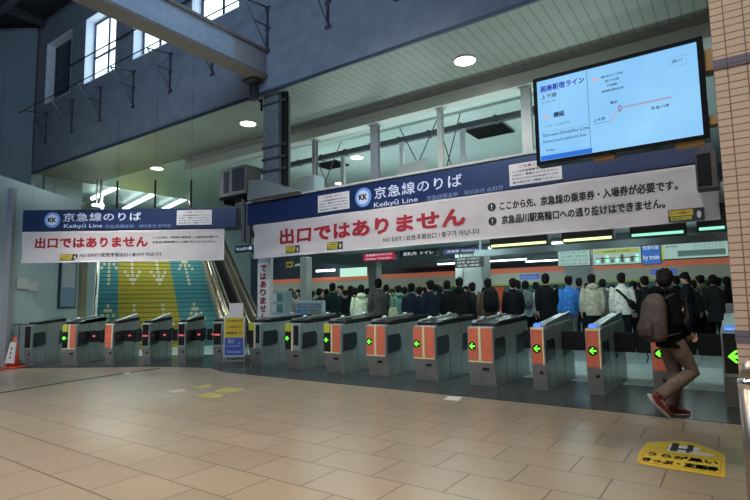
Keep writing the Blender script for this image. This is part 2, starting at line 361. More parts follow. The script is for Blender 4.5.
names=['wall bracket nearest the dark corner of the high wall','wall bracket beneath the closed dark window','wall bracket between the closed window and the first bright window','wall bracket beneath the first bright window','wall bracket beneath the second bright window','wall bracket beneath the third bright window, just under the girder','wall bracket just beyond the girder end','wall bracket above the ceiling at top centre','wall bracket cut by the top edge of the picture']
for (x,y),n in zip([(47,113),(73,102),(101,90),(134,77),(171,58),(213,38),(268,12),(328,-8),(397,-28)],names):
    q=onb(x,y,.5); b=bracket(q[0],8.80); b['label']=n; b['group']='brackets along the upper wall'
mb=MB()
mb.tube((-19.9,.5-.74,8.72),(2,.5-.74,8.72),.016); tag(mb.build('steel_cable',m_blackmat,None,O,RZ),'thin dark cable running along the bracket tips below the windows','cable')
mb=MB(); mb.tube((-17.5,.42,10.15),(-7.0,.42,10.1),.022); tag(mb.build('guard_rail',m_blackmat,None,O,RZ),'thin dark rail crossing in front of the bright windows','rail')
# ================================================================ COLUMN, POSTS
r=empty('steel_column',W(-7.55,.62,3.02),RZ,'grey steel column with black pipes rising to the upper wall corner','column')
mb=MB(); mb.box(0,.52,0,.45,0,3.58); mb.bevel(.01,1); mb.build('shaft',mat('column_paint',(.17,.19,.21),.5,noise=.2),r)
mb=MB(); mb.tube((.60,.1,0),(.60,.1,3.58),.05); mb.tube((.71,.12,0),(.71,.12,3.58),.04); mb.build('pipe',m_blackmat,r)
mb=MB()
for z in (1.6,1.9,2.2,3.3): mb.box(-.02,.78,-.03,.0,z,z+.05)
mb.build('pipe_clamp',m_shut,r)
mb=MB()
mb.box(-.05,0,-.05,-.02,3.2,3.5); mb.box(-.12,0,-.05,-.02,3.45,3.5); mb.build('hook',m_black,r)
posts=[(315,143,.13),(375,128,.24),(440,113,.13),(526,95,.22),(284,150,.13)]
labs=['slim grey post rising from the sign behind its white notice','broad grey post above the round blue emblem of the wide sign','slim pale post above the wide sign between the two broad posts','broad pale post just left of the big screen','slim grey post right beside the dark pipes of the column']
for (x,y,w),l in zip(posts,labs):
    q=onb(x,y,2.95); r=empty('ceiling_post',W(q[0],2.95,3.02),RZ,l,'post','posts between the sign and the white beam'); mb=MB(); hgt=6.12-3.02
    mb.box(-w/2,w/2,-.06,-.045,0,hgt); mb.box(-w/2,w/2,.045,.06,0,hgt); mb.box(-.012,.012,-.045,.045,0,hgt); mb.build('profile',m_white if 'pale' in l else m_bandgrey,r)
    mb=MB(); mb.box(-w/2-.04,w/2+.04,-.1,.1,hgt-.02,hgt-.001); mb.build('head_plate',m_bandgrey,r)
for x,l in [(343,'thinner dark post behind, between the first two front posts'),(402,'thinner dark post behind, beside the grey board'),(463,'thinner dark post behind, beside the black air vent')]:
    q=onb(x,150,4.5); mb=MB(); mb.box(-.06,.06,-.05,.05,0,5.95-3.6); mb.box(-.09,.09,-.07,.07,2.3,2.35)
    o=mb.build('rear_post',m_bandgrey,None,W(q[0],4.5,3.7),RZ); tag(o,l,'post','rear posts behind the wide sign')
mb=MB(); mb.box(-12.5,2.5,4.45,4.6,6.05,6.2)
for k in range(14): mb.box(-12+k,-11.93+k,4.42,4.63,6.03,6.22)
tag(mb.build('hanging_rail',m_shut,None,O,RZ),'long dark steel rail running below the pale hall ceiling','rail')
for (x0,x1),l in zip([(315,343),(402,440),(440,463)],['crossed rods between the slim post and the rear post','crossed rods beside the grey board','crossed rods left of the black vent']):
    a0=onb(x0,150,3.6)[0]; a1=onb(x1,150,3.6)[0]; mb=MB(); mb.tube((a0,3.4,3.9),(a1,3.5,6.1),.015,6); mb.tube((a0,3.5,6.1),(a1,3.4,3.9),.015,6)
    tag(mb.build('cross_brace',m_shut,None,O,RZ),l,'bracing','crossed rods above the wide sign')
for x,y,w,l in [(490,130,1.0,'square black air vent in the pale ceiling left of the screen'),(332,164,.85,'square black air vent in the pale ceiling above the notice')]:
    P=onz(x,y,6.6); r=empty('ceiling_vent',(P.x,P.y,6.54),RZ,l,'vent','black vents in the pale hall ceiling'); mb=MB(); mb.box(-w*.6,w*.6,-w/2,w/2,0,.05); mb.build('vent_frame',m_black,r)
    mb=MB()
    for k in range(7): mb.box(-w*.55,w*.55,-w*.44+k*w*.13,-w*.40+k*w*.13,-.03,.0)
    mb.build('louvre',m_blackmat,r)
# leaning boards above the sign
q=onb(408,165,2.2); mb=MB(); mb.faces([(q[0]-.42,2.1,3.9),(q[0]+.35,2.1,3.9),(q[0]+.42,2.3,4.75),(q[0]-.3,2.3,4.68),(q[0]-.42,2.16,3.9),(q[0]+.35,2.16,3.9),(q[0]+.42,2.36,4.75),(q[0]-.3,2.36,4.68)],[(0,1,2,3),(7,6,5,4),(0,4,5,1),(1,5,6,2),(2,6,7,3),(3,7,4,0)])
mb.box(q[0]-.3,q[0]-.24,2.1,2.16,3.02,3.95); mb.box(q[0]+.2,q[0]+.26,2.1,2.16,3.02,3.95)
tag(mb.build('panel_board',mat('grey_board',(.22,.25,.25),.6),None,O,RZ),'grey tilted board standing behind the letters of the wide sign','board')
q=onb(307,187,2.0); mb=MB(); mb.prism([(q[0]-.6,3.03),(q[0]+.35,3.03),(q[0]+.35,4.75),(q[0]-.2,4.75),(q[0]-.6,4.1)],'y',1.9,2.3)
tag(mb.build('duct_box',mat('pale_duct',(.42,.52,.58),.4),None,O,RZ),'pale blue grey duct box behind the wide sign near its notice','duct')
# air conditioner unit
r=empty('air_conditioner',W(-8.55,.1,4.05),RZ,'beige outdoor air conditioner perched where the two blue signs meet','air conditioner')
mb=MB(); mb.box(0,.95,0,.5,0,.72); mb.bevel(.02); mb.build('casing',mat('ac_casing',(.20,.20,.19),.5),r)
mb=MB(); mb.box(.18,.36,-.02,.0,.1,.62); mb.build('side_grille',m_shut,r)
mb=MB(); mb.box(.5,.93,-.02,.0,.1,.66)
for k in range(7): mb.box(.5,.93,-.035,-.02,.12+k*.075,.14+k*.075)
mb.build('fan_grille',m_shut,r)
mb=MB(); mb.box(0,.95,.0,.5,-.06,-.001); mb.box(.05,.12,.1,.4,-.16,-.06); mb.box(.8,.87,.1,.4,-.16,-.06); mb.build('support_frame',m_blackmat,r)
mb=MB(); mb.prism([(-7.55,3.87),(-5.9,3.87),(-7.0,4.3),(-7.5,4.35)],'y',.12,.45); tag(mb.build('sloping_cover',mat('cover_grey',(.19,.22,.22),.3),None,O,RZ),'grey sloping metal cover on top of the wide sign beside the air conditioner','cover')
# ================================================================ SIGNS AND BANNERS
KJ='京急線のりば'
def kk(mb_parent,cx,cz,y,rad,r):
    mb=MB(); mb.disc((cx,y,cz),rad,-.012); d=mb.build('emblem',m_disc,r)
    mb=MB(); mb.disc((cx,y-.013,cz),rad*.72,-.004,m=m_lett); mb.build('emblem_disc',None,d)
    mb=MB(); mb.text('KK',cx,cz,rad*1.0,rad*.55,y-.019,m_blk,.03,fat=.05); mb.build('emblem_letters',None,d)
def notice(x0,x1,z0,z1,y,r):
    mb=MB(); mb.box(x0,x1,y-.012,y,z0,z1); n=mb.build('notice_plate',m_paper,r); tag(n,'white notice plate')
    mb=MB(); w=x1-x0;h=z1-z0; cx=(x0+x1)/2
    mb.text('ご注意ください',cx,z1-h*.15,w*.6,h*.12,y-.013,m_red,.02)
    for k,t in enumerate(['ここは京急線専用のりばです。','お出口・乗換えはできません。','Keikyu Line passengers only','案内表示をご確認ください。']): mb.text(t,cx,z1-h*(.36+.17*k),w*.88,h*.1,y-.013,m_blk,.02)
    mb.build('notice_text',None,n)
# right sign, sits in R frame at b=.25...55
r=empty('line_sign',W(0,.3,3.28),RZ,'wide navy blue station sign with round emblem above the long banner','sign')
mb=MB(); mb.box(-7.95,1.72,0.05,.42,0,.555); mb.build('sign_box',m_navyedge,r)
mb=MB(); mb.box(-7.93,1.7,0.0,.05,.02,.535); mb.build('sign_face',m_blue,r)
mb=MB(); mb.box(-7.95,1.72,-.03,.45,.555,.60); mb.build('sign_top_rail',m_white,r)
kk(None,-4.24,.27,0,.2,r); notice(-5.46,-4.6,.08,.45,0,r); notice(-1.15,-.28,.06,.43,0,r)
TX(r,'sign_lettering',KJ,-3.0,.31,1.93,.24,0,m_lett,.012,spacing=1.1); TX(r,'sign_lettering','Keikyū Line',-3.47,.06,1.02,.13,0,m_lett,.01)
mb=MB(); mb.text('京急线乘车处   게이큐선 승차장',-2.02,.055,1.5,.10,0,m_faint,.01); mb.build('sign_small_lettering',None,r)
# left sign
r=empty('line_sign',(0,12.4,3.24),0,'smaller navy blue station sign with round emblem near the staircase','sign')
mb=MB(); mb.box(-8.6,-3.34,.05,.4,0,.53); mb.build('sign_box',m_navyedge,r)
mb=MB(); mb.box(-8.56,-3.36,0,.05,.02,.51); mb.build('sign_face',m_blue,r)
kk(None,-7.84,.27,0,.19,r); notice(-4.81,-3.96,.1,.46,0,r)
TX(r,'sign_lettering',KJ,-6.63,.33,1.9,.21,0,m_lett,.012,spacing=1.1); TX(r,'sign_lettering','Keikyū Line',-7.09,.105,.93,.12,0,m_lett,.01)
mb=MB(); mb.text('京急线乘车处   게이큐선 승차장',-5.75,.09,1.6,.09,0,m_faint,.01); mb.build('sign_small_lettering',None,r)
def cloth(x0,x1,z0,z1,f,nx,nz,sag=0):
    mb=MB(); g={}
    for i in range(nx+1):
        for j in range(nz+1):
            x=x0+(x1-x0)*i/nx; z=z0+(z1-z0)*j/nz
            g[i,j]=mb.bm.verts.new((x,f(x,z),z))
    for i in range(nx):
        for j in range(nz): mb.bm.faces.new((g[i,j],g[i+1,j],g[i+1,j+1],g[i,j+1]))
    bmesh.ops.solidify(mb.bm,geom=list(mb.bm.faces),thickness=.004)
    return mb
def yellowtag(x0,x1,z0,z1,f,r):
    mb=MB(); y=f((x0+x1)/2,(z0+z1)/2)-.012
    mb.box(x0,x1,y,y+.006,z0,z1,m_blk); w=x1-x0;h=z1-z0
    mb.box(x0+w*.03,x0+w*.70,y-.003,y,z0+h*.45,z1-h*.08,m_yellow); mb.box(x0+w*.06,x0+w*.66,y-.003,y,z0+h*.1,z0+h*.38,m_yg)
    mb.ell((x0+w*.86,y-.002,z0+h*.45),(w*.06,.003,h*.3),m=m_paper)
    o=mb.build('yellow_sticker',None,r); tag(o,'small yellow and black sticker')
    mb=MB(); mb.text('きっぷは高輪口で',x0+w*.36,z0+h*.7,w*.58,h*.22,y-.003,m_blk,.03); mb.text('お買い求め下さい',x0+w*.36,z0+h*.24,w*.54,h*.18,y-.003,m_blk,.03); mb.build('sticker_text',None,o)
fr=lambda x,z:.012*sin(x*2.6+z*5)+.010*sin(x*5.3-z*9)+.05*max(0,(-x-7.0))*sin(z*14)
r=empty('hanging_banner',W(0,.22,2.46),RZ,'long white banner with large red characters and two lines of black text','banner')
mb=cloth(-7.42,1.78,0,.80,fr,190,16); mb.build('banner_cloth',m_banner,r,smooth=True)
R0='出口ではありません'
mb=MB(); mb.text(R0,-4.24,.445,4.56,.33,0,m_red,.008,yf=lambda x,z:fr(x,z)-.008,spacing=1.05,fat=.035); mb.build('red_lettering',None,r)
g=lambda x,z:fr(x,z)-.008
TX(r,'black_lettering','NO EXIT / 此处不是出口 / 출구가 아닙니다',-2.70,.155,2.0,.105,0,m_blk,.012,yf=g)
TX(r,'black_lettering','ここから先、京急線の乗車券・入場券が必要です。',-.0,.545,2.62,.145,0,m_blk,.008,yf=g,fat=.02)
TX(r,'black_lettering','京急品川駅高輪口への通り抜けはできません。',-.07,.30,2.42,.145,0,m_blk,.008,yf=g,fat=.02)
for z in (.545,.30):
    mb=MB(); mb.disc((-1.45,g(-1.45,z),z),.075,-.004); bu=mb.build('bullet',m_blk,r); TX(bu,'bullet_mark','!',-1.45,z,.02,.09,g(-1.45,z)-.006,m_paper)
yellowtag(-6.34,-5.92,.06,.22,fr,r); yellowtag(-5.14,-4.72,.05,.21,fr,r); yellowtag(1.17,1.6,.02,.19,fr,r)
fl=lambda x,z:.010*sin(x*2.1+z*6)+.012*sin(x*4.7-z*8)
r=empty('hanging_banner',(0,12.33,2.46),0,'shorter white banner with red characters in front of the staircase','banner')
mb=cloth(-8.50,-3.63,0,.76,fl,120,14); mb.build('banner_cloth',m_banner,r,smooth=True)
g2=lambda x,z:fl(x,z)-.008
mb=MB(); mb.text(R0,-6.83,.48,2.7,.25,0,m_red,.008,yf=g2,spacing=1.05,fat=.035); mb.build('red_lettering',None,r)
TX(r,'black_lettering','NO EXIT / 此处不是出口 / 출구가 아닙니다',-6.11,.17,1.96,.09,0,m_blk,.012,yf=g2)
TX(r,'black_lettering','ここから先、京急線の乗車券・入場券が必要です。',-4.55,.57,1.62,.055,0,m_blk,.03,yf=g2)
TX(r,'black_lettering','京急品川駅高輪口への通り抜けはできません。',-4.58,.46,1.56,.055,0,m_blk,.03,yf=g2)
yellowtag(-7.57,-7.15,.05,.20,fl,r)
# rods of the left sign
for x,l in [(117,'black hanger rod of the smaller sign above its characters'),(155,'black hanger rod of the smaller sign at its middle'),(191,'black hanger rod of the smaller sign near its white notice')]:
    P=onY(x,200,12.6); mb=MB(); mb.tube((P.x,12.6,3.77),(P.x,12.6,4.5),.025); mb.tube((P.x,12.6,4.5),(P.x,12.6,12.5),.0025)
    tag(mb.build('hanger_rod',m_blackmat),l,'hanger rod','hanger rods of the smaller sign')
# junction post between the banners
mb=MB(); mb.box(-.10,-.02,-.1,.1,2.9,4.0); mb.box(0.0,.10,-.06,.06,2.9,4.0); mb.box(-.1,.1,-.04,.04,3.3,3.4); tag(mb.build('junction_post',m_shut,None,Vector((-3.13,12.45,0))),'dark post in the gap between the two banners','post')
# ================================================================ TV SCREEN
r=empty('information_screen',W(0.565,-3.8,2.565),RZ,'large lit information screen showing a railway line map','screen')
mb=MB(); mb.box(0,1.24,.03,.14,0,.76); mb.build('housing',m_black,r)
mb=MB(); mb.box(0,1.24,0,.03,0,.03); mb.box(0,1.24,0,.03,.73,.76); mb.box(0,.03,0,.03,.03,.73); mb.box(1.20,1.24,0,.03,.03,.73); mb.build('bezel',m_black,r)
scr=bpy.data.materials.new('screen_glow'); scr.use_nodes=True; nt=scr.node_tree; nt.nodes.clear(); em=nt.nodes.new('ShaderNodeEmission'); out=nt.nodes.new('ShaderNodeOutputMaterial'); nt.links.new(em.outputs[0],out.inputs[0])
tc=nt.nodes.new('ShaderNodeTexCoord'); sp=nt.nodes.new('ShaderNodeSeparateXYZ'); nz=nt.nodes.new('ShaderNodeTexNoise'); nz.inputs['Scale'].default_value=2; nt.links.new(tc.outputs['Object'],sp.inputs[0]); nt.links.new(tc.outputs['Object'],nz.inputs['Vector'])
rp=nt.nodes.new('ShaderNodeMix'); rp.data_type='RGBA'; rp.inputs[6].default_value=(.20,.50,.93,1); rp.inputs[7].default_value=(.36,.72,1,1)
nt.links.new(nz.outputs[0],rp.inputs[0]); nt.links.new(rp.outputs[2],em.inputs[0]); em.inputs[1].default_value=1.0
mb=MB(); mb.box(.03,1.20,.012,.02,.03,.73); s=mb.build('display',scr,r); tag(s,'pale blue glowing display')
def fe(n,c,st=1): return glow(n,c,st)
tb=fe('screen_blue_text',(.02,.03,.55),.8); tk=fe('screen_dark_text',(.02,.06,.16),.6); tg=fe('screen_grey_text',(.18,.38,.62),.8); tl=fe('screen_line',(.45,.48,.72),.9); tbar=fe('screen_bar',(.0,.16,.75),.9); tr_=fe('screen_triangle',(.75,.45,.55),.9)
mb=MB(); y=.011
TX(r,'display_text','湘南新宿ライン',.235,.655,.36,.055,y,tb,.02,t=.002,fat=.015); TX(r,'display_text','上下線',.125,.585,.13,.04,y,tk,.01,t=.002); TX(r,'display_text','京浜東北線',.12,.535,.12,.018,y,tg,.0,t=.002)
TX(r,'display_text','遅延',.20,.41,.09,.042,y,tk,.01,t=.002,fat=.03); TX(r,'display_text','大崎～上尾駅間',.18,.325,.2,.025,y,tg,.0,t=.002)
TX(r,'display_text','Shonan-Shinjuku Line',.245,.245,.37,.035,y,tk,.005,t=.002); TX(r,'display_text','Inbound and outbound lines',.235,.195,.35,.024,y,tk,.0,t=.002); TX(r,'display_text','Delay',.12,.115,.07,.024,y,tk,0,t=.002)

mb=MB(); mb.prism([(.07,.395),(.12,.395),(.095,.43)],'y',y-.002,y,tr_); mb.box(.435,.438,y-.002,y,.06,.72,tk); mb.box(.06,.43,y-.002,y,.275,.277,tg); mb.box(.08,.43,y-.002,y,.085,.087,tg)
mb.box(.035,.445,y-.002,y,.035,.075,tbar)
mb.box(.66,1.02,y-.002,y,.345,.365,tl); mb.box(.66,1.02,y-.003,y,.353,.358,tg); mb.prism([(.585,.265),(.605,.265),(.67,.35),(.66,.365)],'y',y-.002,y,tl); mb.box(.47,.59,y-.002,y,.262,.268,tg)
mb.ell((.665,y-.001,.352),(.012,.003,.028),m=tk); mb.ell((.665,y-.003,.352),(.007,.003,.022),m=tl)
mb.box(.475,.52,y-.002,y,.62,.64,tr_); mb.box(.84+.18,1.13,y-.002,y,.585,.587,tg); mb.box(1.02,1.13,y-.002,y,.655,.657,tg); mb.box(1.02,1.022,y-.002,y,.585,.657,tg); mb.box(1.128,1.13,y-.002,y,.585,.657,tg)
mb.build('line_map',None,r)
TX(r,'map_name','横浜',.625,.41,.055,.025,y,tk,.01,t=.002); TX(r,'map_name','上大岡',.51,.295,.09,.025,y,tk,.01,t=.002); TX(r,'map_name','京急川崎',.94,.30,.12,.025,y,tk,.005,t=.002); TX(r,'map_name','品川',1.07,.625,.06,.025,y,tk,.01,t=.002)
for k,t in enumerate(['運転見合わせ区間','遅れの区間','平常運転','振替輸送実施区間']): TX(r,'map_name',t,.62,.635-.04*k,.02*len(t),.018,y,tk,0,t=.002)

mb=MB(); mb.box(1.24,1.29,.02,.12,.5,.66); mb.box(1.24,1.29,.02,.12,.1,.16); mb.box(.45,.6,.02,.1,-.03,0); mb.box(1.02,1.2,.02,.1,-.03,0); tag(mb.build('mounting_bracket',mat('ochre_bracket',(.40,.26,.10),.5),r),'ochre coloured bracket')
# speaker box at the pillar
r=empty('wall_speaker',W(1.56,-.35,2.8),RZ,'black box speaker hanging at the banner end beside the tiled pillar','speaker')
mb=MB(); mb.box(0,.24,0,.25,0,.5); mb.bevel(.01,1); mb.build('cabinet',mat('speaker_dark',(.04,.04,.04),.5),r)
mb=MB(); mb.box(.02,.17,-.012,0,.04,.46); mb.build('speaker_grille',m_black,r)
mb=MB(); mb.box(.1,.16,.25,.52,.2,.3); mb.box(.05,.2,.1,.16,.5,.62); mb.build('mount',m_shut,r)
# ================================================================ TICKET GATES
def disc_arrow(mbk,x,z,y,s):
    # arrow pointing to -x
    d=MB(); pts=[(-.5,0),(-.02,.46),(-.02+.2,.46),(-.16+.02,.12),(.5,.12),(.5,-.12),(-.14,-.12),(.18,-.46),(-.02,-.46)]
    d.prism([(x+p[0]*s,z+p[1]*s) for p in pts],'y',y-.006,y,mbk); return d
def gate(loc,rz,label,w,L=1.75,left='orange',right='orange',wide=True,group='ticket gates under the long banner',flap=None,arrow=True,blue=False,cat='ticket gate',asz=.098,aoff=0):
    r=empty('ticket_gate',loc,rz,label,cat,group)
    P=[(.10,0),(.0,.40),(-.0,.945),(.03,.97),(.14,.985),(L-.1,1.05),(L,1.0),(L+.02,.5),(L,.02),(L,0)]
    mb=MB(); mb.prism(P,'x',0,w); mb.bevel(.012,2); mb.build('body',m_gate,r)
    # front: kickplate, panels
    mb=MB(); mb.faces([(.012,-.006,.405),(w-.012,-.006,.405),(w-.012,.092,.02),(.012,.092,.02),(.012,.02,.41),(w-.012,.02,.41),(w-.012,.12,.02),(.012,.12,.02)],[(0,1,2,3),(7,6,5,4),(0,4,5,1),(1,5,6,2),(2,6,7,3),(3,7,4,0)]); mb.build('front_kickplate',m_gate2,r)
    mb=MB(); mb.box(w*.58,w*.82,-.012+.03,.05,.27,.33) if False else mb.box(w*.55,w*.8,.018,.05,.27,.325); mb.build('floor_sensor',m_black,r)
    if wide:
        lw=w*.42
        pm={'orange':m_orange,'black':m_black}
        mb=MB(); mb.box(.015,lw,-.012,.0,.42,.96); mb.bevel(.008,1); mb.build('left_panel',pm[left],r)
        mb=MB(); mb.box(lw+.012,lw+.05,-.016,.0,.40,.985); mb.build('centre_strip',m_cream,r)
        if right=='orange':
            mb=MB(); mb.box(lw+.062,w-.015,-.012,.0,.42,.96); mb.bevel(.008,1); mb.build('right_panel',m_orange,r)
        elif right=='black':
            mb=MB(); mb.box(lw+.08,w-.05,-.012,.0,.52,.93); mb.build('right_panel',m_black,r)
        mb=MB(); mb.box(.015,w-.015,-.008,.0,.395,.418); mb.build('lower_trim',m_cream if right=='orange' else m_gate2,r)
        if left=='black':
            mb=MB(); mb.box(.02,lw,-.03,.0,.80,.98); mb.bevel(.015); mb.build('ticket_slot',m_yg,r)
    else:
        lw=w
        if left=='orange':
            mb=MB(); mb.box(.015,w-.03,-.012,.0,.42,.95); mb.bevel(.008,1); mb.build('front_panel',m_orange,r)
            mb=MB(); mb.box(w-.028,w-.006,-.014,.0,.40,1.0); mb.box(.012,w-.03,-.014,.02,.95,.985); mb.build('edge_strip',m_cream,r)
        else:
            mb=MB(); mb.box(.02,w-.02,-.012,.0,.45,.95); mb.build('front_panel',m_black,r)
    if arrow=='green':
        ax=(lw*.5 if wide else w*.5)-.005+aoff
        mb=MB(); mb.disc((ax,-.012,.66),.068,-.008,n=32); a=mb.build('display_disc',m_black,r)
        disc_arrow(m_greenled,ax,.66,-.021,asz).build('green_arrow',None,a)
    elif arrow=='red':
        mb=MB(); mb.box(w*.25,w*.75,-.03,-.012,.665,.705); mb.box(w*.15,w*.85,-.025,-.012,.675,.695); mb.build('stop_light',m_redled,r)
    # side windows on +x
    for y0,y1 in ((.06,.52),(1.1,1.5)):
        mb=MB(); mb.prism([(y0,.45),(y1-.05,.48),(y1,.54),(y1,.74),(y1-.05,.8),(y0+.02,.78)],'x',w-.002,w+.012); mb.build('side_panel',m_smoke,r)
    mb=MB(); mb.box(w-.002,w+.004,.56,.565,.05,1.0); mb.box(w-.002,w+.004,1.05,1.055,.05,1.0); mb.build('side_seam',m_shut,r)
    if wide:
        mb=MB(); mb.prism([(.10,.98),(.13,1.03),(.38,1.065),(L-.1,1.13),(L-.02,1.10),(L-.02,1.02),(.2,.97)],'x',.03,w+.004); mb.bevel(.01,2); mb.build('top_cover',m_black,r)
        mb=MB(); mb.prism([(.20,1.04),(L-.1,1.132),(L-.06,1.155),(.22,1.072)],'x',-.0,.07); mb.build('top_rail',m_steel,r)
        mb=MB(); mb.ell((.035,.6,1.10),(.05,.07,.035)); mb.ell((.035,1.4,1.15),(.05,.07,.035)); mb.build('sensor_knob',m_steel,r,smooth=True)
    else:
        mb=MB(); mb.prism([(.16,1.0),(.3,1.03),(L-.12,1.16),(L-.05,1.15),(L-.02,1.0)],'x',.03,w-.02); mb.build('top_cover',mat('glassy_cover',(.35,.50,.50),.12),r)
        mb=MB(); mb.prism([(.18,1.02),(L-.12,1.165),(L-.1,1.19),(.2,1.045)],'x',w-.045,w-.01); mb.build('top_rail',m_steel,r)
        if blue:
            mb=MB(); mb.prism([(.03,.985),(.05,1.03),(.16,1.05),(.17,1.0)],'x',.04,w-.06); mb.bevel(.01); mb.build('blue_lamp',m_bluelamp,r)
    mb=MB(); mb.box(.02,w-.02,.13,L-.02,-.0,.03); mb.build('base_plinth',m_blackmat,r)
    if flap:
        for (x0,x1,y0) in flap:
            mb=MB(); mb.box(x0,x1,y0,y0+.05,.57,.88); mb.bevel(.012,1); mb.build('flap_door',m_blackmat,r)
    return r
G='ticket gates under the long banner'
gate(W(-7.35,.03),RZ,'dark fronted ticket gate just right of the yellow and blue stand sign',.4,left='black',right='black',arrow=False)
gate(W(-6.2,.03),RZ,'ticket gate with yellow green slot and grey right half, second right of stand sign',.45,left='black',right='black',arrow='green')
gate(W(-5.1,.03),RZ,'ticket gate with yellow green slot on a black half beside an orange half',.45,left='black',arrow='green')
gate(W(-4.02,.02),RZ,'double orange fronted ticket gate, farthest of the three such gates in a row',.45,arrow='green')
gate(W(-2.96,.0),RZ,'double orange fronted ticket gate, middle one of the three such gates in a row',.45,arrow='green')
gate(W(-1.88,-.02),RZ,'double orange fronted ticket gate, nearest of the three such gates in a row',.45,arrow='green',flap=None)
gate(W(-.82,.0),RZ,'narrow orange fronted ticket gate next to the nearest double orange gate',.22,wide=False,arrow='green',blue=True,flap=[(-.42,-.01,.9),(.23,.61,.9)])
gate(W(0.0,.0),RZ,'narrow orange fronted ticket gate left of the walking person',.22,L=2.0,wide=False,arrow='green',blue=True,flap=[(-.20,-.01,.9),(.23,.54,.9)])
gate(W(.86,.0),RZ,'narrow orange fronted ticket gate partly hidden behind the walking person',.22,wide=False,arrow='green',blue=True,flap=[(-.31,-.01,.9),(.23,.49,.9)])
gate(W(1.68,-.02),RZ,'black fronted ticket gate with green arrow half hidden by the tiled pillar',.30,wide=False,left='black',arrow='green',blue=True,flap=[(-.31,-.01,.9)],asz=.17,aoff=.0)
GL='ticket gates in front of the staircase'
def lflap(w,gap,y=.5):
    return [(w+.01,w+gap*.46,y),(w+gap*.54,w+gap-.01,y)]
def lg(X,w,gap,label,left,arrow,wide=False,right='orange'):
    r=gate(Vector((X,12.45,0)),0,label,w,L=1.4,left=left,right=right,wide=wide,group=GL,arrow=arrow)
    mb=MB(); mb.prism([(.12,.99),(.16,1.035),(1.25,1.10),(1.38,1.09),(1.35,1.02),(.3,.98)],'x',.0,w+.004); mb.build('display_hood',m_black,r)
    if gap:
        for k,(x0,x1,y0) in enumerate(lflap(w,gap)):
            mb=MB(); mb.box(x0,x1,y0,y0+.04,.52,.80); mb.bevel(.01,1); f=mb.build('flap_door',m_blackmat,r)
            mb=MB(); c=(x0+x1)/2; mb.box(c-.035,c+.035,y0-.008,y0,.655,.68); mb.box(c-.018,c+.018,y0-.009,y0-.001,.645,.69); mb.build('stop_light',m_redled,f)
lg(-8.42,.17,0,'plain grey ticket gate beside the traffic cones','black',False)
lg(-7.52,.34,.66,'ticket gate with green arrow and orange panel, next to the plain gate by the cones','black','green',True)
lg(-6.5,.2,.69,'ticket gate with orange front and red light in front of the staircase','orange','red')
lg(-5.61,.18,.68,'slim black fronted ticket gate with red light in front of the yellow stair lane','black','red')
lg(-4.75,.18,.66,'slim black fronted ticket gate with red light in front of the teal stair lane','black','red')
lg(-3.91,.22,0,'slim black fronted ticket gate with red light beside the stand sign','black','red')
# panel barrier and cones at left
r=empty('barrier_panel',(-9.1,12.75,0),0,'grey low barrier panel between the side wall and the plain gate','barrier')
mb=MB(); mb.box(.12,.66,0,.04,.05,.98); mb.build('panel',m_gate,r)
mb=MB(); mb.box(.10,.12,-.01,.05,0,1.0); mb.box(.34,.36,-.01,.05,0,1.0); mb.box(.64,.66,-.01,.05,0,1.0); mb.box(.10,.66,-.01,.05,.98,1.0); mb.build('panel_frame',m_shut,r)
def cone(x,y,label,stripe):
    r=empty('traffic_cone',(x,y,.007),0,label,'traffic cone','orange cones by the side wall')
    mb=MB(); mb.box(-.19,.19,-.19,.19,0,.035); mb.bevel(.01,1); mb.build('base',m_cone,r)
    mb=MB(); mb.tube((0,0,.03),(0,0,.70),.135,24,r1=.03); mb.tube((0,0,.70),(0,0,.72),.03,24,r1=.022); mb.build('cone_body',m_cone,r,smooth=True)
    if stripe:
        mb=MB(); mb.faces([(-.11,-.15,.12),(.11,-.15,.12),(.075,-.06,.60),(-.06,-.06,.60),(-.11,-.14,.12),(.11,-.14,.12),(.075,-.05,.60),(-.06,-.05,.60)],[(0,1,2,3),(7,6,5,4),(0,4,5,1),(1,5,6,2),(2,6,7,3),(3,7,4,0)],m_paper)
        for k in range(3): mb.box(-.012,.012,-.153+.018*k+.02,-.12+.018*k,.22+.1*k,.28+.1*k,m_blk)
        mb.build('paper_notice',None,r)
cone(-8.47,12.2,'orange traffic cone with a white paper notice in front of the barrier panel',True)
cone(-8.68,11.75,'orange traffic cone at the left edge of the picture, without notice',False)
# stand sign
r=empty('stand_sign',(-3.27,12.0,.007),0,'yellow and blue stand sign with white header between the gate rows','stand sign')
mb=MB(); mb.tube((-.24,0,0),(-.24,0,1.12),.012); mb.tube((.24,0,0),(.24,0,1.12),.012); mb.tube((-.24,.3,0),(-.24,0.02,1.0),.012); mb.tube((.24,.3,0),(.24,.02,1.0),.012); mb.tube((-.24,0,.1),(.24,0,.1),.01); mb.build('stand_frame',m_steel,r)
mb=MB(); mb.box(-.235,.235,-.03,-.015,.20,1.12,m_paper); mb.box(-.215,.215,-.034,-.03,.64,1.09,m_yellow); mb.box(-.215,.215,-.034,-.03,.23,.63,mat('stand_blue',(.04,.10,.42),.5)); b=mb.build('sign_panel',None,r)
mb=MB()
for k in range(3): mb.text(['きっぷをお求めのお客さま','ここでは買えません','係員まで'][k],0,1.02-.14*k,.36,.06,-.035,m_red if k==1 else m_blk,.01)
mb.text('窓口',-.07,.55,.15,.09,-.035,m_paper,.02); mb.text('←',.13,.5,.08,.05,-.035,m_paper,.02); mb.text('きっぷうりば',-.03,.44,.3,.05,-.035,m_paper,.01); mb.text('Ticket Counter',0,.32,.34,.06,-.035,m_paper,.01)
mb.build('sign_text',None,b)
mb=MB(); mb.box(-.12,.2,-.02,-.01,1.12,1.42); tag(mb.build('header_sheet',m_paper,r),'white paper header sheet')
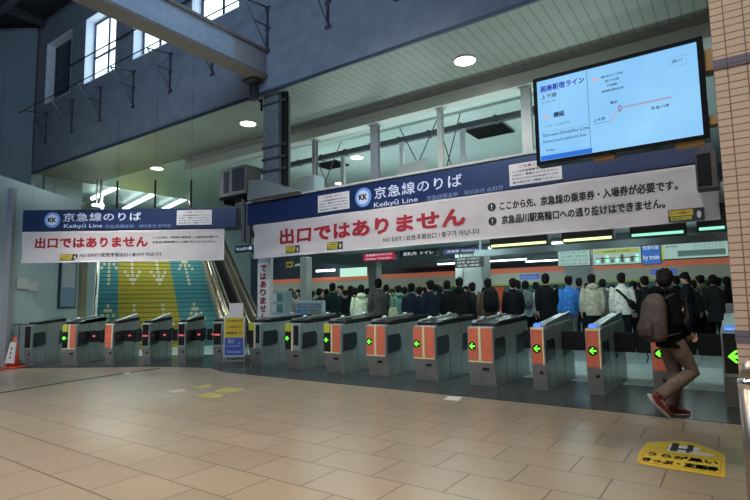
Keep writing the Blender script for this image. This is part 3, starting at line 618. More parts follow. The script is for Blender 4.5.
# ================================================================ STAIRS, ESCALATOR
r=empty('staircase',SB,SR,'teal and yellow painted staircase with arrows climbing behind the smaller banner','staircase'); r['kind']='structure'
w0,w1=-2.0,1.85; rise,run=.165,.275; NS=36
A1="0001000,0011100,0101010,1001001,0001000,0001000,0001000,0001000,0000000,0000000,0000000,0000000".split(',')
def cell(u,v,typ):
    # v in riser rows from bottom, u in metres from lane centre
    c=int(floor(u/.085+3.5))
    if c<0 or c>6: return False
    k=(v%12); row=A1[k]; 
    if typ=='up': row=A1[(11-k)-3] if 0<=(11-k)-3<12 else '0000000'
    else: row=A1[(k-1)%12]
    return row[c]=='1'
lanes=[(-1.68,'up',m_arrow2),(-.85,'down',m_arrow),(.10,'down',m_arrow),(1.2,'up',m_arrow2)]
mb=MB(); mb2=MB()
for k in range(NS):
    y=k*run; z=(k+1)*rise
    x=w0
    segs=[(w0,-1.36,m_teal),(-1.36,.60,m_yel),(.60,w1,m_teal)]
    for x0,x1,m in segs:
        mb.faces([(x0,y,z-rise),(x1,y,z-rise),(x1,y,z-.03),(x0,y,z-.03)],[(0,1,2,3)],m)
        mb.faces([(x0,y,z),(x1,y,z),(x1,y+run,z),(x0,y+run,z)],[(0,1,2,3)],m)
    mb.faces([(w0,y,z-.03),(w1,y,z-.03),(w1,y,z),(w0,y,z)],[(0,1,2,3)],m_nose)
    for lc,t,am in lanes:
        for c in range(7):
            u=(c-3)*.085
            if cell(u,k,t): mb2.box(lc+u-.0425,lc+u+.0425,y-.004,y+.0,z-rise+.02,z-.035,am)
mb.faces([(w0,0,0),(w1,0,0),(w1,NS*run,NS*rise),(w0,NS*run,NS*rise),(w0,NS*run,0),(w1,NS*run,0)],[(2,3,4,5)],m_teal)
mb.build('step',None,r); mb2.build('painted_arrow',None,r)
for x,nm in ((w0-.12,'a'),(w1,'b')):
    mb=MB(); mb.prism([(-.3,0),(-.3,.45),(0,.5),(NS*run,NS*rise+.45),(NS*run,0)],'x',x,x+.12); mb.build('stringer_wall',m_palewall if nm=='a' else m_bronze,r)
    mb=MB(); mb.tube((x+.06,-.3,.95),(x+.06,0,.98),.03); mb.tube((x+.06,0,.98),(x+.06,NS*run,NS*rise+.98),.03)
    for q in range(0,8): mb.tube((x+.06,q*1.5,q*1.5*.6+.4),(x+.06,q*1.5,q*1.5*.6+.98),.018)
    mb.build('handrail',m_bronze,r,smooth=True)
r=empty('escalator',SB,SR,'dark escalator with gold coloured steel sides beside the staircase','escalator')
x0=1.98; NE=24; er,en=.2,.36
mb=MB()
for k in range(NE): mb.box(x0+.28,x0+.9,k*en,(k+1)*en+.02,max(0,(k-1)*er),(k+1)*er)
mb.build('escalator_steps',mat('escalator_black',(.012,.014,.016),.6),r)
for x in (x0,x0+.88):
    mb=MB(); mb.prism([(-1.2,0),(-1.2,.75),(-.8,.85),(0,.95),(NE*en,NE*er+.85),(NE*en,NE*er-.5),(.3,0)],'x',x+.03,x+.27); mb.build('balustrade',m_bronze,r)
    mb=MB(); mb.prism([(-1.3,.70),(-1.3,.85),(-.85,.97),(0,1.03),(NE*en,NE*er+.98),(NE*en,NE*er+.9),(0,.95),(-.85,.88)],'x',x+.09,x+.17); mb.bevel(.01,1); mb.build('handrail',m_black,r)
    mb=MB(); mb.prism([(-1.1,.3),(0,.42),(NE*en,NE*er+.36),(NE*en,NE*er+.30),(0,.36),(-1.1,.24)],'x',x+.0,x+.3); mb.build('skirt_trim',m_chrome,r)
# poster on the side wall end
r=empty('wall_poster',(-8.88,14.45,1.35),0,'bluish framed poster near the end of the pale side wall','poster')
mb=MB(); mb.box(-.0,.03,0,.8,0,1.6); mb.build('poster_frame',m_frame,r)
mb=MB(); mb.box(.03,.036,.05,.75,.05,1.55,mat('poster_blue',(.20,.30,.42),.4)); mb.box(.036,.04,.1,.7,.6,1.3,mat('poster_pale',(.45,.5,.55),.4)); mb.build('poster_print',None,r)
r=empty('wall_notice',(-8.88,12.75,1.72),0,'small pale notice sheet on the side wall under the smaller banner','notice')
mb=MB(); mb.box(-.0,.012,0,.42,.15,.42,m_paper); mb.box(-.0,.012,.42,.8,.1,.32,m_paper); mb.build('sheet',None,r)
# pendant lamp at left
P=onY(98,206,20.9); r=empty('pendant_lamp',(P.x,20.9,P.z),0,'lit pendant lamp on steel pipes above the emblem of the smaller sign','lamp')
mb=MB(); mb.tube((-.06,0,.06),(-.06,0,6.6-P.z),.035); mb.tube((.1,0,.06),(.1,0,6.6-P.z),.05); mb.build('pipe',m_steel,r)
mb=MB(); mb.disc((0,0,0),.22,.06,'z'); mb.build('lamp_disc',m_down,r)
# ================================================================ LIGHTS OF THE CEILINGS
def lamp(kind,loc,e,col,size=.3,rot=None,spot=None,sy=None):
    l=bpy.data.lights.new('lamp',kind); l.energy=e; l.color=col
    if kind=='AREA': l.shape='DISK' if sy is None else 'RECTANGLE'; l.size=size
    if sy: l.size_y=sy
    if kind=='SPOT': l.spot_size=spot or 2.2; l.spot_blend=.6; l.shadow_soft_size=size
    o=bpy.data.objects.new('lamp',l); COL.objects.link(o); o.location=loc
    if rot: o.rotation_euler=rot
    return o
dl=[(465,60,'round ceiling light in the strip ceiling nearest the screen'),(248,123,'round ceiling light left of the steel column'),(157,168,'round ceiling light above the smaller sign'),(357,157,'round ceiling light in the pale ceiling above the wide sign emblem'),(340,183,'round ceiling light deep in the pale ceiling beside the notice')]
for x,y,l in dl:
    P=onz(x,y,6.585); r=empty('ceiling_light',(P.x,P.y,6.56),0,l,'ceiling light','round downlights of the ceilings')
    mb=MB(); mb.tube((0,0,0),(0,0,.038),.25,28); mb.build('light_rim',m_white,r)
    mb=MB(); mb.disc((0,0,-.006),.22,.008,'z'); mb.build('light_lens',m_down,r)
    lamp('SPOT',(P.x,P.y,6.5),230,(1,.93,.78),.2)
# tubes in stair hall
for k,(p,q) in enumerate([((100,195),(122,185)),((130,206),(160,191)),((166,208),(191,196))]):
    A=onz(*p,7.02); B=onz(*q,7.02); r=empty('tube_light',(A+B)/2+Vector((0,0,0)),0,'%s long fluorescent tube over the staircase'%['first, seen over the sign emblem','second, seen over the last sign characters','third, seen over the white notice'][k],'tube light','fluorescent tubes over the staircase')
    d=(B-A); dn=d.normalized(); c=(A+B)/2; ex=dn*1.2
    mb=MB(); mb.tube(A-c-ex,B-c+ex*.2,.10,8); mb.build('tube',m_tube,r)
    mb=MB(); a=A-c-ex;b=B-c+ex*.2; mb.tube(a+Vector((0,0,.11)),b+Vector((0,0,.11)),.04,6); mb.build('housing',m_white,r)
lamp('AREA',W(-22.5,5,7.0),200,(.85,1,.97),2.5)
lamp('AREA',SB+SV*3+Vector((0,0,6.3)),170,(.85,1,.97),2)
lamp('AREA',W(-22.5,6,5.2),90,(.85,1,.97),3,rot=(pi,0,0))
# light boxes under the soffit
def lbox(a0,a1,b,z,m,l,g='light boxes under the soffit'):
    r=empty('light_box',W(a0,b,z),RZ,l,'light box',g)
    mb=MB(); mb.box(0,a1-a0,.0,.25,-.06,.35 if z<2.6 else .0); mb.build('housing',m_shut,r)
    mb=MB(); mb.box(.03,a1-a0-.03,-.01,.0,-.045,.0); mb.build('tube_cover',m,r)
lbox(-1.96,-.85,1.3,2.47,m_tubeY,'yellow green light box under the banner near its bullet points'); lbox(-.60,.25,1.3,2.47,m_tubeY,'yellow green light box under the middle of the two text lines')
lbox(.5,1.3,1.3,2.47,m_tubeG,'green light box under the end of the banner'); lbox(1.45,1.84,1.3,2.49,m_tubeG,'short green light box beside the pillar')
mb=MB(); mb.box(-2.6,1.85,2.0,2.12,2.33,2.43); mb.box(-2.6,1.85,2.0,2.4,2.43,2.46)
for k in range(5): mb.box(-2.5+k,-2.46+k,2.05,2.1,2.46,2.86)
tag(mb.build('hanging_beam',mat('pale_blue_beam',(.32,.42,.46),.4),None,O,RZ),'long pale blue hanging rail just under the long banner','rail')
for k,(a,b,l) in enumerate([(-4.6,7.0,3.0),(-6.5,9.5,4.0),(-3.2,11.5,5.0),(-9,12.5,4.0),(-1,9.5,3.5),(-5.5,14,5)]):
    r=empty('tube_light',W(a,b,2.98),RZ,['tube light nearest behind the departure board','tube light over the dark coats left of the red doorway','tube light far back over the red doorway','tube light far back over the cream jacket','tube light behind the timetable boards','tube light farthest back over the suited commuters'][k],'tube light','tube lights of the low hall ceiling')
    mb=MB(); mb.box(0,l,-.06,.06,.0,.05); mb.build('tube',m_tube,r); mb=MB(); mb.box(-.05,l+.05,-.1,.1,.05,.12); mb.build('housing',m_white,r)
# ================================================================ FAR HALL
r=empty('shop_front',W(0,15.6,0),RZ,'long shop front with an orange stripe and white fascia across the far hall','shop front')
mb=MB(); mb.box(-24,6,.1,.35,2.62,2.86); mb.build('orange_stripe',mat('orange_fascia',(.75,.18,.10),.5,emit=(.9,.28,.16),es=.22),r)  # faint glow added to brighten the stripe
mb=MB(); mb.box(-24,6,.15,.35,2.12,2.62); mb.build('white_fascia',mat('white_fascia_panel',(.42,.46,.40),.5,emit=(.6,.65,.50),es=.10),r)  # faint glow added to brighten the fascia
mb=MB(); mb.box(-24,6,.15,.35,2.04,2.12); mb.build('yellow_strip',m_yg,r)
mb=MB(); mb.box(-24,6,.25,.35,0,2.04); mb.build('shop_glazing',mat('shop_glass',(.03,.09,.10),.15,emit=(.05,.2,.2),es=.15),r)
for a,w in [(-6.4,.9),(-4.0,.7),(-.9,.9)]:
    mb=MB(); mb.box(a,a+w,.12,.15,2.3,2.52,mat('fascia_blue',(.05,.12,.5),.5,emit=(.1,.25,.9),es=.3)); mb.text('Information' if w>.8 else 'Tickets',a+w/2,2.41,w*.8,.1,.118,m_paper,.01); mb.build('blue_name_plate',None,r)
mb=MB(); mb.box(-8.2,-7.2,.14,.24,0,1.98,m_cone); mb.box(-8.0,-7.5,.12,.14,.9,1.7,m_board); tag(mb.build('red_doorway',None,r),'bright red doorway panel')
for a0,a1,k in [(-20,-17.5,0),(-15.8,-13.5,1),(-12.5,-10.5,2),(-3,-1.5,3)]:
    mb=MB(); mb.box(a0,a1,.18,.25,.9,1.8); mb.build('lit_window',m_board if k%2 else mat('shop_dim%d'%k,(.05,.05,.05),.5,emit=(.5,.6,.5),es=.2),r)
# upper band of light boxes on far wall
for x0,x1,y0,y1,b,m,l in [(340,366,267,277,15.0,glow('white_green_sign',(.6,1,.8),.85),'white and green lit sign left of the dark coat head'),(316,334,269,272,15.2,m_tube,'thin white lit strip sign left of the white green sign')]:
    p=onb(x0,y1,b); q=onb(x1,y0,b); mb=MB(); mb.box(p[0],q[0],b,b+.1,p[2],q[2]); o=mb.build('lit_sign',m,None,O,RZ); tag(o,l,'sign','small lit signs of the far hall')
def hsign(x0,y0,x1,y1,b,face,l,txt=None,tcol=None,name='hanging_sign',lines=1,rods=True):
    p=onb(x0,y1,b); q=onb(x1,y0,b); w=q[0]-p[0]; h=(q[2]-p[2]); r=empty(name,W(p[0],b,p[2]),RZ,l,'sign')
    mb=MB(); mb.box(0,w,0,.12,0,h); mb.build('sign_box',m_bd,r)
    mb=MB(); mb.box(.02,w-.02,-.01,0,.02,h-.02); mb.build('sign_face',face,r)
    if txt:
        mb=MB()
        for k,t in enumerate(txt): mb.text(t,w/2,h*(1-(k+.6)/(len(txt)+.2)),w*.8,h*.5/len(txt),-.012,tcol,.01)
        mb.build('sign_text',None,r)
    if rods:
        top=2.86 if b<4.4 else 3.12
        mb=MB(); mb.tube((w*.15,.06,h),(w*.15,.06,top-p[2]),.015); mb.tube((w*.85,.06,h),(w*.85,.06,top-p[2]),.015); mb.build('hanger',m_shut,r)
    return r
wt=glow('sign_white_text',(.7,.8,.9),.8)
hsign(363,251,395,262,6,mat('red_sign',(.45,.02,.06),.5,emit=(.8,.05,.12),es=.35),'red hanging sign with white text under the long banner',['京急線のりかえ口','Keikyu Transfer'],wt)
hsign(400,248,437,258,6,mat('black_sign',(.02,.03,.03),.4),'black hanging sign with white text right of the red sign',['改札内  トイレ'],wt)
hsign(443,246,487,255,6,mat('blue_sign',(.03,.06,.25),.4,emit=(.1,.15,.5),es=.2),'blue hanging sign above the departure board',['京急線  Keikyu Line'],wt)
hsign(455,256,482,268,5,m_bd,'black departure board with pale lines under the blue sign',['快特 三崎口','特急 新逗子','普通 浦賀'],wt,name='departure_board')
hsign(291,262,303,268,5,mat('black_sign2',(.02,.02,.02),.4),'small black sign beside a yellow pictogram left of the white column',['WC'],wt)
hsign(286,261,293,268,4.8,m_yellow,'tiny yellow pictogram sign left of the white column',['i'],m_blk,name='pictogram_sign')
r=hsign(558,249,590,267,7,m_board,'pale green timetable board, smallest lit board under the banner',['平日 時刻表','土曜 休日','10 11 12 13 14','15 16 17 18 19'],m_boardtxt,name='timetable_board')
r=hsign(593,243,641,266,7,m_board,'lit route map board with a yellow strip under the banner',None,name='route_map_board')
p=onb(593,266,7);q=onb(641,243,7);w=q[0]-p[0];h=q[2]-p[2]
mb=MB(); mb.box(.06,w-.06,-.02,-.01,h*.58,h*.78); tag(mb.build('yellow_strip',m_boardY,r),'yellow title strip')
mb=MB(); mb.text('JR線 路線図  Route Map',w/2,h*.68,w*.55,h*.09,-.021,m_blk,.01)
for k in range(9): mb.box(.1+k*w*.1,.1+k*w*.1+w*.06,-.015,-.01,h*.12,h*(.3+.1*(k%3)),m_boardtxt if k%2 else m_tubeG)
mb.box(.08,w-.08,-.016,-.01,h*.33,h*.37,m_red); mb.build('map_print',None,r)
r=hsign(642,239,660,265,7,m_boardB,'deep blue lit poster between the route map and the timetable',['夜景の旅','by train'],wt,name='lit_poster')
r=hsign(662,235,728,260,7,m_board,'large lit timetable board with a yellow edge next to the pillar',None,name='timetable_board')
p=onb(662,260,7);q=onb(728,235,7);w=q[0]-p[0];h=q[2]-p[2]
mb=MB(); mb.box(.0,.05,-.02,-.01,0,h,m_boardY); mb.box(.06,w,-.02,-.01,h*.88,h,m_blk); mb.text('品川駅 発車時刻のご案内',w*.35,h*.94,w*.5,h*.07,-.022,m_tubeY,.01)
mb.box(w*.25,w*.95,-.014,-.01,h*.12,h*.40,mat('map_block',(.25,.4,.36),.6)); mb.text('東海道線',w*.16,h*.62,w*.18,h*.1,-.012,m_boardtxt,.02)
for k in range(6):
    mb.text('06 12 18 24 30 36 42 48 54',w*.72,h*(.80-.065*k),w*.45,h*.035,-.012,m_boardtxt,0)
mb.build('board_print',None,r)
hsign(235,244,254,253,8,m_blue,'dark blue hanging sign seen between the two banners beside the escalator',['りんかい線'],wt,rods=False)
# hall columns
for x,wd,b,l in [(306,.28,4.2,'white hall column left of the crowd beneath the long banner'),(375,.4,9,'slender pale hall column behind the person in the dark grey coat'),(461,.28,7.5,'pale hall column under the left of the departure board'),(476,.75,7.8,'wide white hall column under the departure board'),(580,.75,10,'wide grey hall column behind the blue jacket')]:
    q=onb(x,280,b); t=2.86 if b<4.5 else 3.12
    r=empty('hall_column',W(q[0],b,0),RZ,l,'column','columns of the far hall'); mb=MB(); mb.box(-wd/2,wd/2,-wd/2,wd/2,0,t); mb.bevel(.03); mb.build('shaft',m_col,r)
    mb=MB(); mb.box(-wd/2-.02,wd/2+.02,-wd/2-.02,wd/2+.02,0,.2); mb.build('base',m_shut,r)
# vertical notice column below banner left end
q=onb(265,290,.9); r=empty('vertical_notice',W(q[0]-.2,.82,0),RZ,'white vertical notice with red characters on the post left of the crowd','notice')
mb=MB(); mb.box(0,.44,.03,.12,0,2.86); mb.build('post',m_bandgrey,r)
mb=MB(); mb.box(.02,.42,0,.03,.9,2.42); mb.build('notice_sheet',m_paper,r)
mb=MB()
for k,c in enumerate('ではありません'): mb.text(c,.22,2.28-.20*k,.2,.16,0,m_red,.03,fat=.04)
mb.build('red_characters',None,r)
# leaflet rack & kiosk
q=onb(278,300,2.3); r=empty('leaflet_rack',W(q[0]-.3,2.3,.0),RZ,'tall pale leaflet rack right of the vertical notice','rack')
mb=MB(); mb.box(0,.52,0,.35,0,1.75); mb.bevel(.015); mb.build('rack_body',mat('rack_blue',(.30,.40,.45),.4),r)
mb=MB()
for z in (1.45,1.15,.85,.55): mb.box(.04,.23,-.02,0,z,z+.22,m_paper); mb.box(.27,.48,-.02,0,z,z+.22,m_boardtxt)
mb.build('leaflet',None,r)
q=onb(306,310,2.9); r=empty('information_kiosk',W(q[0]-.5,3.0,.10),RZ,'pale blue information board on wheels in front of the crowd','information board')
mb=MB(); mb.box(0,1.05,0,.12,.35,1.36); mb.bevel(.02); mb.build('panel_case',mat('kiosk_case',(.42,.55,.62),.4),r)
mb=MB(); mb.box(.06,.50,-.015,0,.6,1.12,mat('kiosk_blue',(.12,.25,.5),.4)); mb.box(.54,.99,-.015,0,.6,1.12,mat('kiosk_grey',(.25,.28,.28),.4)); mb.box(.06,.99,-.015,0,1.16,1.28,mat('kiosk_head',(.18,.28,.42),.4))
mb.text('ご案内 Information',.5,1.22,.7,.07,-.017,m_paper,.01); mb.build('panel_print',None,r)
mb=MB(); mb.box(.05,.12,-.15,.25,0,.35); mb.box(.93,1.0,-.15,.25,0,.35); mb.build('foot',m_shut,r)
# white machine by the pillar
q=onb(732,313,3.0); mb=MB(); mb.box(q[0]-.09,q[0]+.25,3.0,3.3,0,1.28); mb.box(q[0]-.06,q[0]+.2,2.98,3.0,1.0,1.2,m_smoke); mb.mats[0]=m_paper if False else mb.mats[0]
o=mb.build('ticket_adjuster',None,None,O,RZ); o.data.materials.clear(); o.data.materials.append(m_paper); tag(o,'small white machine just visible beside the tiled pillar above the blue lamp','machine')
# ================================================================ FLOOR STICKERS
r=empty('floor_sticker',W(0,0,.001),RZ,'yellow ticket sticker with black Japanese text on the tan floor','floor sticker')
mb=MB(); mb.prism([(1.04,-2.66),(1.06,-2.25),(1.32,-2.04),(1.46,-2.06),(1.70,-2.34),(1.71,-3.06),(1.09,-3.02),(1.06,-2.9)],'z',0,.003); mb.build('sticker_sheet',m_yellow,r)
TX(r,'sticker_text','うらが黒い',1.38,-2.66,.54,.12,.003,m_blk,.02,plane='xy',t=.001,fat=.03); TX(r,'sticker_text','きっぷ・定期券',1.38,-2.86,.56,.13,.003,m_blk,.03,plane='xy',t=.001,fat=.04)
mb=MB()
for a,b,c,d in [(1.08,1.68,-2.57,-2.555),(1.08,1.68,-2.97,-2.955),(1.08,1.09,-2.97,-2.57),(1.67,1.68,-2.97,-2.57)]: mb.box(a,b,c,d,.003,.004)
mb.build('text_border',mat('orange_border',(.55,.25,.02),.6),r)
mb=MB(); mb.box(1.25,1.50,-2.48,-2.22,.003,.004,m_paper); mb.box(1.27,1.33,-2.46,-2.16,.004,.005,m_blk); mb.box(1.40,1.45,-2.46,-2.16,.004,.005,m_blk); mb.box(1.33,1.40,-2.38,-2.33,.004,.005,m_blk)
mb.ell((1.50,-2.43,.0035),(.12,.07,.002),m=mat('pink_finger',(.68,.55,.45),.6)); mb.build('hand_and_ticket',None,r)
def flat(name,pts,m,label,cat,h=.003,z=0.0005,extra=None):
    P=[onz(x,y) for x,y in pts]; c=sum(P,Vector())/len(P); mb=MB(); mb.prism([((p-c).x,(p-c).y) for p in P],'z',0,h)
    o=mb.build(name,m,None,(c.x,c.y,z)); tag(o,label,cat); return o
m_worn=mat('worn_yellow',(.36,.31,.09),.6,noise=.5,nscale=12)
m_worn2=mat('worn_white',(.42,.38,.30),.6,noise=.2,nscale=12)
flat('floor_mark',[(192,387.5),(209,384),(211,386.5),(197,389.5)],m_worn,'worn yellow floor mark, the upper of the faded marks','floor mark')
flat('floor_mark',[(197,396),(210,392.5),(226,395),(220,398),(204,398.5)],m_worn,'worn yellow floor mark with a dark smear, the lowest of the faded marks','floor mark')
flat('floor_mark',[(214,391.5),(226,387.5),(246,389),(240,391.5),(222,394)],m_worn,'worn yellow floor mark towards the stand sign','floor mark')
flat('floor_mark',[(165,391.5),(180,389),(188,390.5),(172,393.5)],m_worn2,'worn whitish floor mark left of the yellow ones','floor mark')
flat('floor_plate',[(443,399.5),(449,396.2),(463,397.2),(458,401)],m_paper,'white square plate on the floor in front of the double orange gates','floor plate')
flat('floor_plate',[(124,373.2),(130,372.6),(131,374.2),(125,374.8)],m_paper,'small white tab on the curved floor track','floor tab',z=.004)
# ================================================================ PEOPLE
def fingers(mb,w,d,side,sc=1.0,curl=.5,rx=None):
    # w wrist, d direction of hand; palm + five fingers
    d=Vector(d).normalized(); s=Vector(side); s=(s-d*s.dot(d)).normalized(); n=d.cross(s)
    w=Vector(w); pc=w+d*.055
    mb.loft([w-d*.02,w+d*.02,pc,w+d*.095],[(.024,.020),(.034,.018),(.042,.017),(.040,.014)],12,side=tuple(s))
    for k,(o,l) in enumerate([(-.030,.070),(-.010,.080),(.011,.074),(.030,.058)]):
        p0=w+d*.085+s*o; a=curl; p1=p0+(d*cos(a*.5)+n*sin(a*.5))*l*.45; p2=p1+(d*cos(a*1.4)+n*sin(a*1.4))*l*.32; p3=p2+(d*cos(a*2.2)+n*sin(a*2.2))*l*.25
        mb.loft([p0,p1,p2,p3],[.0095,.0090,.0082,.0062],8)
    t0=w+d*.03-s*.03; t1=t0+(d*.6-s*.7+n*.25).normalized()*.035; t2=t1+(d*.85-s*.3+n*.4).normalized()*.030
    mb.loft([t0,t1,t2],[.012,.011,.008],8)
def ellhead(mb,c,R):
    def e(p,r): mb.ell(c+R@Vector(p),r,18,14,rot=R)
    e((0,-.012,.03),(.076,.094,.095)); e((0,.018,-.03),(.060,.070,.085)); e((0,.045,-.075),(.030,.028,.028))
    e((0,.088,-.015),(.013,.020,.028)); e((0,.078,-.058),(.026,.012,.008)); e((.076,-.005,-.01),(.012,.020,.032)); e((-.076,-.005,-.01),(.012,.020,.032))
    e((.03,.066,.022),(.024,.018,.010)); e((-.03,.066,.022),(.024,.018,.010))
def figure(pose,vox=.010,hood=False,coat=False,longhair=False):
    """pose: dict of joints. returns meshes body, hair, jacket, trousers, shoe list, eyes"""
    J={k:Vector(v) for k,v in pose.items()}
    hips,chest,neck,head=J['hips'],J['chest'],J['neck'],J['head']
    R=pose_rot(pose)
    b=MB()
    b.loft([hips-Vector((0,0,.06)),hips+Vector((0,0,.05)),(hips+chest)/2,chest,neck-Vector((0,0,.05)),neck],[(.13,.09),(.145,.10),(.125,.09),(.155,.10),(.11,.065),(.055,.055)],18)
    b.loft([neck-Vector((0,0,.02)),neck+(head-neck)*.5,head-Vector((0,0,.03))],[.056,.052,.052],14)
    ellhead(b,head,R)
    for s,S in (('l',-1),('r',1)):
        sh,el,wr=J['sh'+s],J['el'+s],J['wr'+s]
        b.loft([chest+Vector((S*.08,0,.08)),sh,(sh+el)/2,el,(el+wr)/2,wr],[.045,.05,.043,.037,.036,.025],12)
        d=(wr-el).normalized(); fingers(b,wr,d,(0,1,0) if abs(d.y)<.8 else (0,0,1),curl=pose_f.get(id(pose),.45))
        hp=hips+Vector((S*.085,0,-.03)); kn,an,to=J['kn'+s],J['an'+s],J['to'+s]
        b.loft([hp,(hp+kn)/2,kn,kn+(an-kn)*.35,an],[.075,.066,.05,.048,.036],14)
        b.loft([an+(an-to)*.15,(an*.5+to*.5)+Vector((0,0,-.0)),to],[(.036,.045),(.040,.030),(.032,.018)],12)
    body=remesh(b,vox,3)
    # hair
    h=MB(); 
    def e(p,r): h.ell(head+R@Vector(p),r,20,14,rot=R)
    e((0,-.030,.052),(.092,.100,.098)); e((0,-.045,-.0),(.086,.076,.095)); e((0,.045,.085),(.070,.045,.045)); e((.066,-.018,.02),(.024,.045,.05)); e((-.066,-.018,.02),(.024,.045,.05))
    if longhair: e((0,-.06,-.08),(.082,.055,.11)); e((0,-.06,-.17),(.075,.045,.08))
    rng=random.Random(len(pose)+int(vox*1000)+int(longhair))
    for _ in range(26):
        t=rng.uniform(0,2*pi); q=rng.uniform(.1,1.0); e((.085*sin(t)*q,-.03+.085*cos(t)*q-.01,.055+.085*sqrt(max(0,1-q*q))),(.022,.022,.018))
    hair=remesh(h,.009,1)
    # jacket
    j=MB(); low=hips-Vector((0,0,.28 if coat else .12))
    j.loft([low,hips+Vector((0,0,.02)),(hips+chest)/2,chest,chest+Vector((0,0,.10)),neck-Vector((0,0,.01)),neck+Vector((0,0,.025))],[(.205 if coat else .185,.145),(.19,.14),(.185,.135),(.205,.14),(.165,.105),(.08,.075),(.068,.066)],22)
    for s,S in (('l',-1),('r',1)):
        sh,el,wr=J['sh'+s],J['el'+s],J['wr'+s]
        j.loft([chest+Vector((S*.10,0,.07)),sh+Vector((0,0,-.0)),(sh+el)/2,el,(el+wr)/2,wr-(wr-el).normalized()*.005],[.075,.080,.068,.060,.055,.045],14)
    if hood: j.ell(neck+Vector((0,-.09,.0)),(.12,.075,.075),16,12); j.loft([neck+Vector((-.1,-.02,.02)),neck+Vector((0,.05,-.03)),neck+Vector((.1,-.02,.02))],[.03,.03,.03],10)
    jacket=remesh(j,vox*1.2,2)
    t=MB()
    t.loft([hips+Vector((0,0,.06)),hips-Vector((0,0,.04)),hips-Vector((0,0,.11))],[(.16,.115),(.17,.12),(.12,.10)],18)
    for s,S in (('l',-1),('r',1)):
        hp=hips+Vector((S*.088,0,-.03)); kn,an=J['kn'+s],J['an'+s]
        t.loft([hp,(hp+kn)/2,kn,(kn+an)/2,an+(kn-an)*.03],[.104,.096,.083,.079,.072],16)
    trousers=remesh(t,vox*1.2,2)
    shoes=[]
    for s in 'lr':
        an,to=J['an'+s],J['to'+s]; q=MB(); d=(to-an); hd=Vector((d.x,d.y,0))
        hd=hd.normalized() if hd.length>.03 else Vector((0,1,0)); up=Vector((0,0,1)); 
        dn=d.normalized(); u=dn.orthogonal() ; u=(up-dn*up.dot(dn)).normalized()
        heel=an-dn*.055-u*.02
        q.loft([an+Vector((0,0,.04)),an-u*.01,an-u*.045],[.045,.050,.046],14)
        q.loft([heel,an+dn*.03-u*.035,an+(to-an)*.6-u*.02,to+dn*.03,to+dn*.065],[(.040,.036),(.044,.044),(.050,.036),(.046,.026),(.028,.016)],14,side=tuple(dn.cross(u)))
        shoes.append(remesh(q,.008,2))
    ey=MB()
    for s in (-1,1): ey.ell(head+R@Vector((s*.030,.076,.006)),(.014,.008,.007),10,8,rot=R)
    ey_o=ey
    me=bpy.data.meshes.new('eyes'); bmesh.ops.recalc_face_normals(ey.bm,faces=ey.bm.faces); ey.bm.to_mesh(me); ey.bm.free()
    return dict(body=body,hair=hair,jacket=jacket,trousers=trousers,shoe=shoes,eyes=me)
pose_f={}
def pose_rot(p):
    return (Matrix.Rotation(p['_yaw'],3,'Z')@Matrix.Rotation(p['_nod'],3,'X')) if False else ROT[id(p)]
ROT={}
def mkpose(d,yaw=0,nod=0):
    ROT[id(d)]=Matrix.Rotation(yaw,3,'Z')@Matrix.Rotation(nod,3,'X'); return d
stand=mkpose(dict(hips=(0,0,.92),chest=(0,0,1.28),neck=(0,-.01,1.47),head=(0,.0,1.60),shl=(-.185,-.01,1.40),elл=(0,0,0)) if False else dict(hips=(0,0,.92),chest=(0,0,1.28),neck=(0,-.01,1.46),head=(0,.005,1.595),
 shl=(-.18,-.01,1.39),ell=(-.235,-.02,1.11),wrl=(-.225,.06,.87),shr=(.18,-.01,1.39),elr=(.235,-.02,1.11),wrr=(.225,.06,.87),
 knl=(-.10,.02,.50),anl=(-.10,0,.09),tol=(-.12,.15,.035),knr=(.10,.02,.50),anr=(.10,0,.09),tor=(.12,.15,.035)))
phone=mkpose(dict(hips=(0,0,.92),chest=(0,.0,1.28),neck=(0,.01,1.46),head=(0,.035,1.585),
 shl=(-.18,0,1.39),ell=(-.23,.0,1.12),wrl=(-.13,.22,1.16),shr=(.18,0,1.39),elr=(.23,.0,1.12),wrr=(.12,.23,1.19),
 knl=(-.10,.03,.50),anl=(-.11,0,.09),tol=(-.13,.15,.035),knr=(.10,-.0,.50),anr=(.10,-.05,.09),tor=(.12,.10,.035)),yaw=.3,nod=-.45)
walk=mkpose(dict(hips=(0,0,.92),chest=(0,.03,1.28),neck=(0,.04,1.46),head=(0,.06,1.595),
 shl=(-.18,.03,1.39),ell=(-.23,-.08,1.13),wrl=(-.22,-.05,.90),shr=(.18,.03,1.39),elr=(.23,.08,1.13),wrr=(.20,.22,.95),
 knl=(-.09,.20,.52),anl=(-.09,.26,.11),tol=(-.10,.41,.05),knr=(.09,.0,.49),anr=(.09,-.26,.14),tor=(.10,-.14,.035)),yaw=-.25)
PR={}
PR['stand']=figure(stand,.014); PR['hood']=figure(stand,.014,hood=True); PR['coat']=figure(walk,.014,coat=True); PR['long']=figure(stand,.014,coat=True,longhair=True); PR['phone']=figure(phone,.014); PR['walk']=figure(walk,.014)
CM={}
def cm(c,nm='cloth'):
    k=tuple(c)
    if k not in CM: CM[k]=mat('%s_fabric'%nm,c,.9,noise=.25,nscale=14,bump=.15,spec=.08)
    return CM[k]
BLK=(.012,.014,.018); NAV=(.02,.028,.05); GRY=(.07,.08,.08); 
def setmat(o,m):
    if not o.data.materials: o.data.materials.append(None)
    o.material_slots[0].link='OBJECT'; o.material_slots[0].material=m
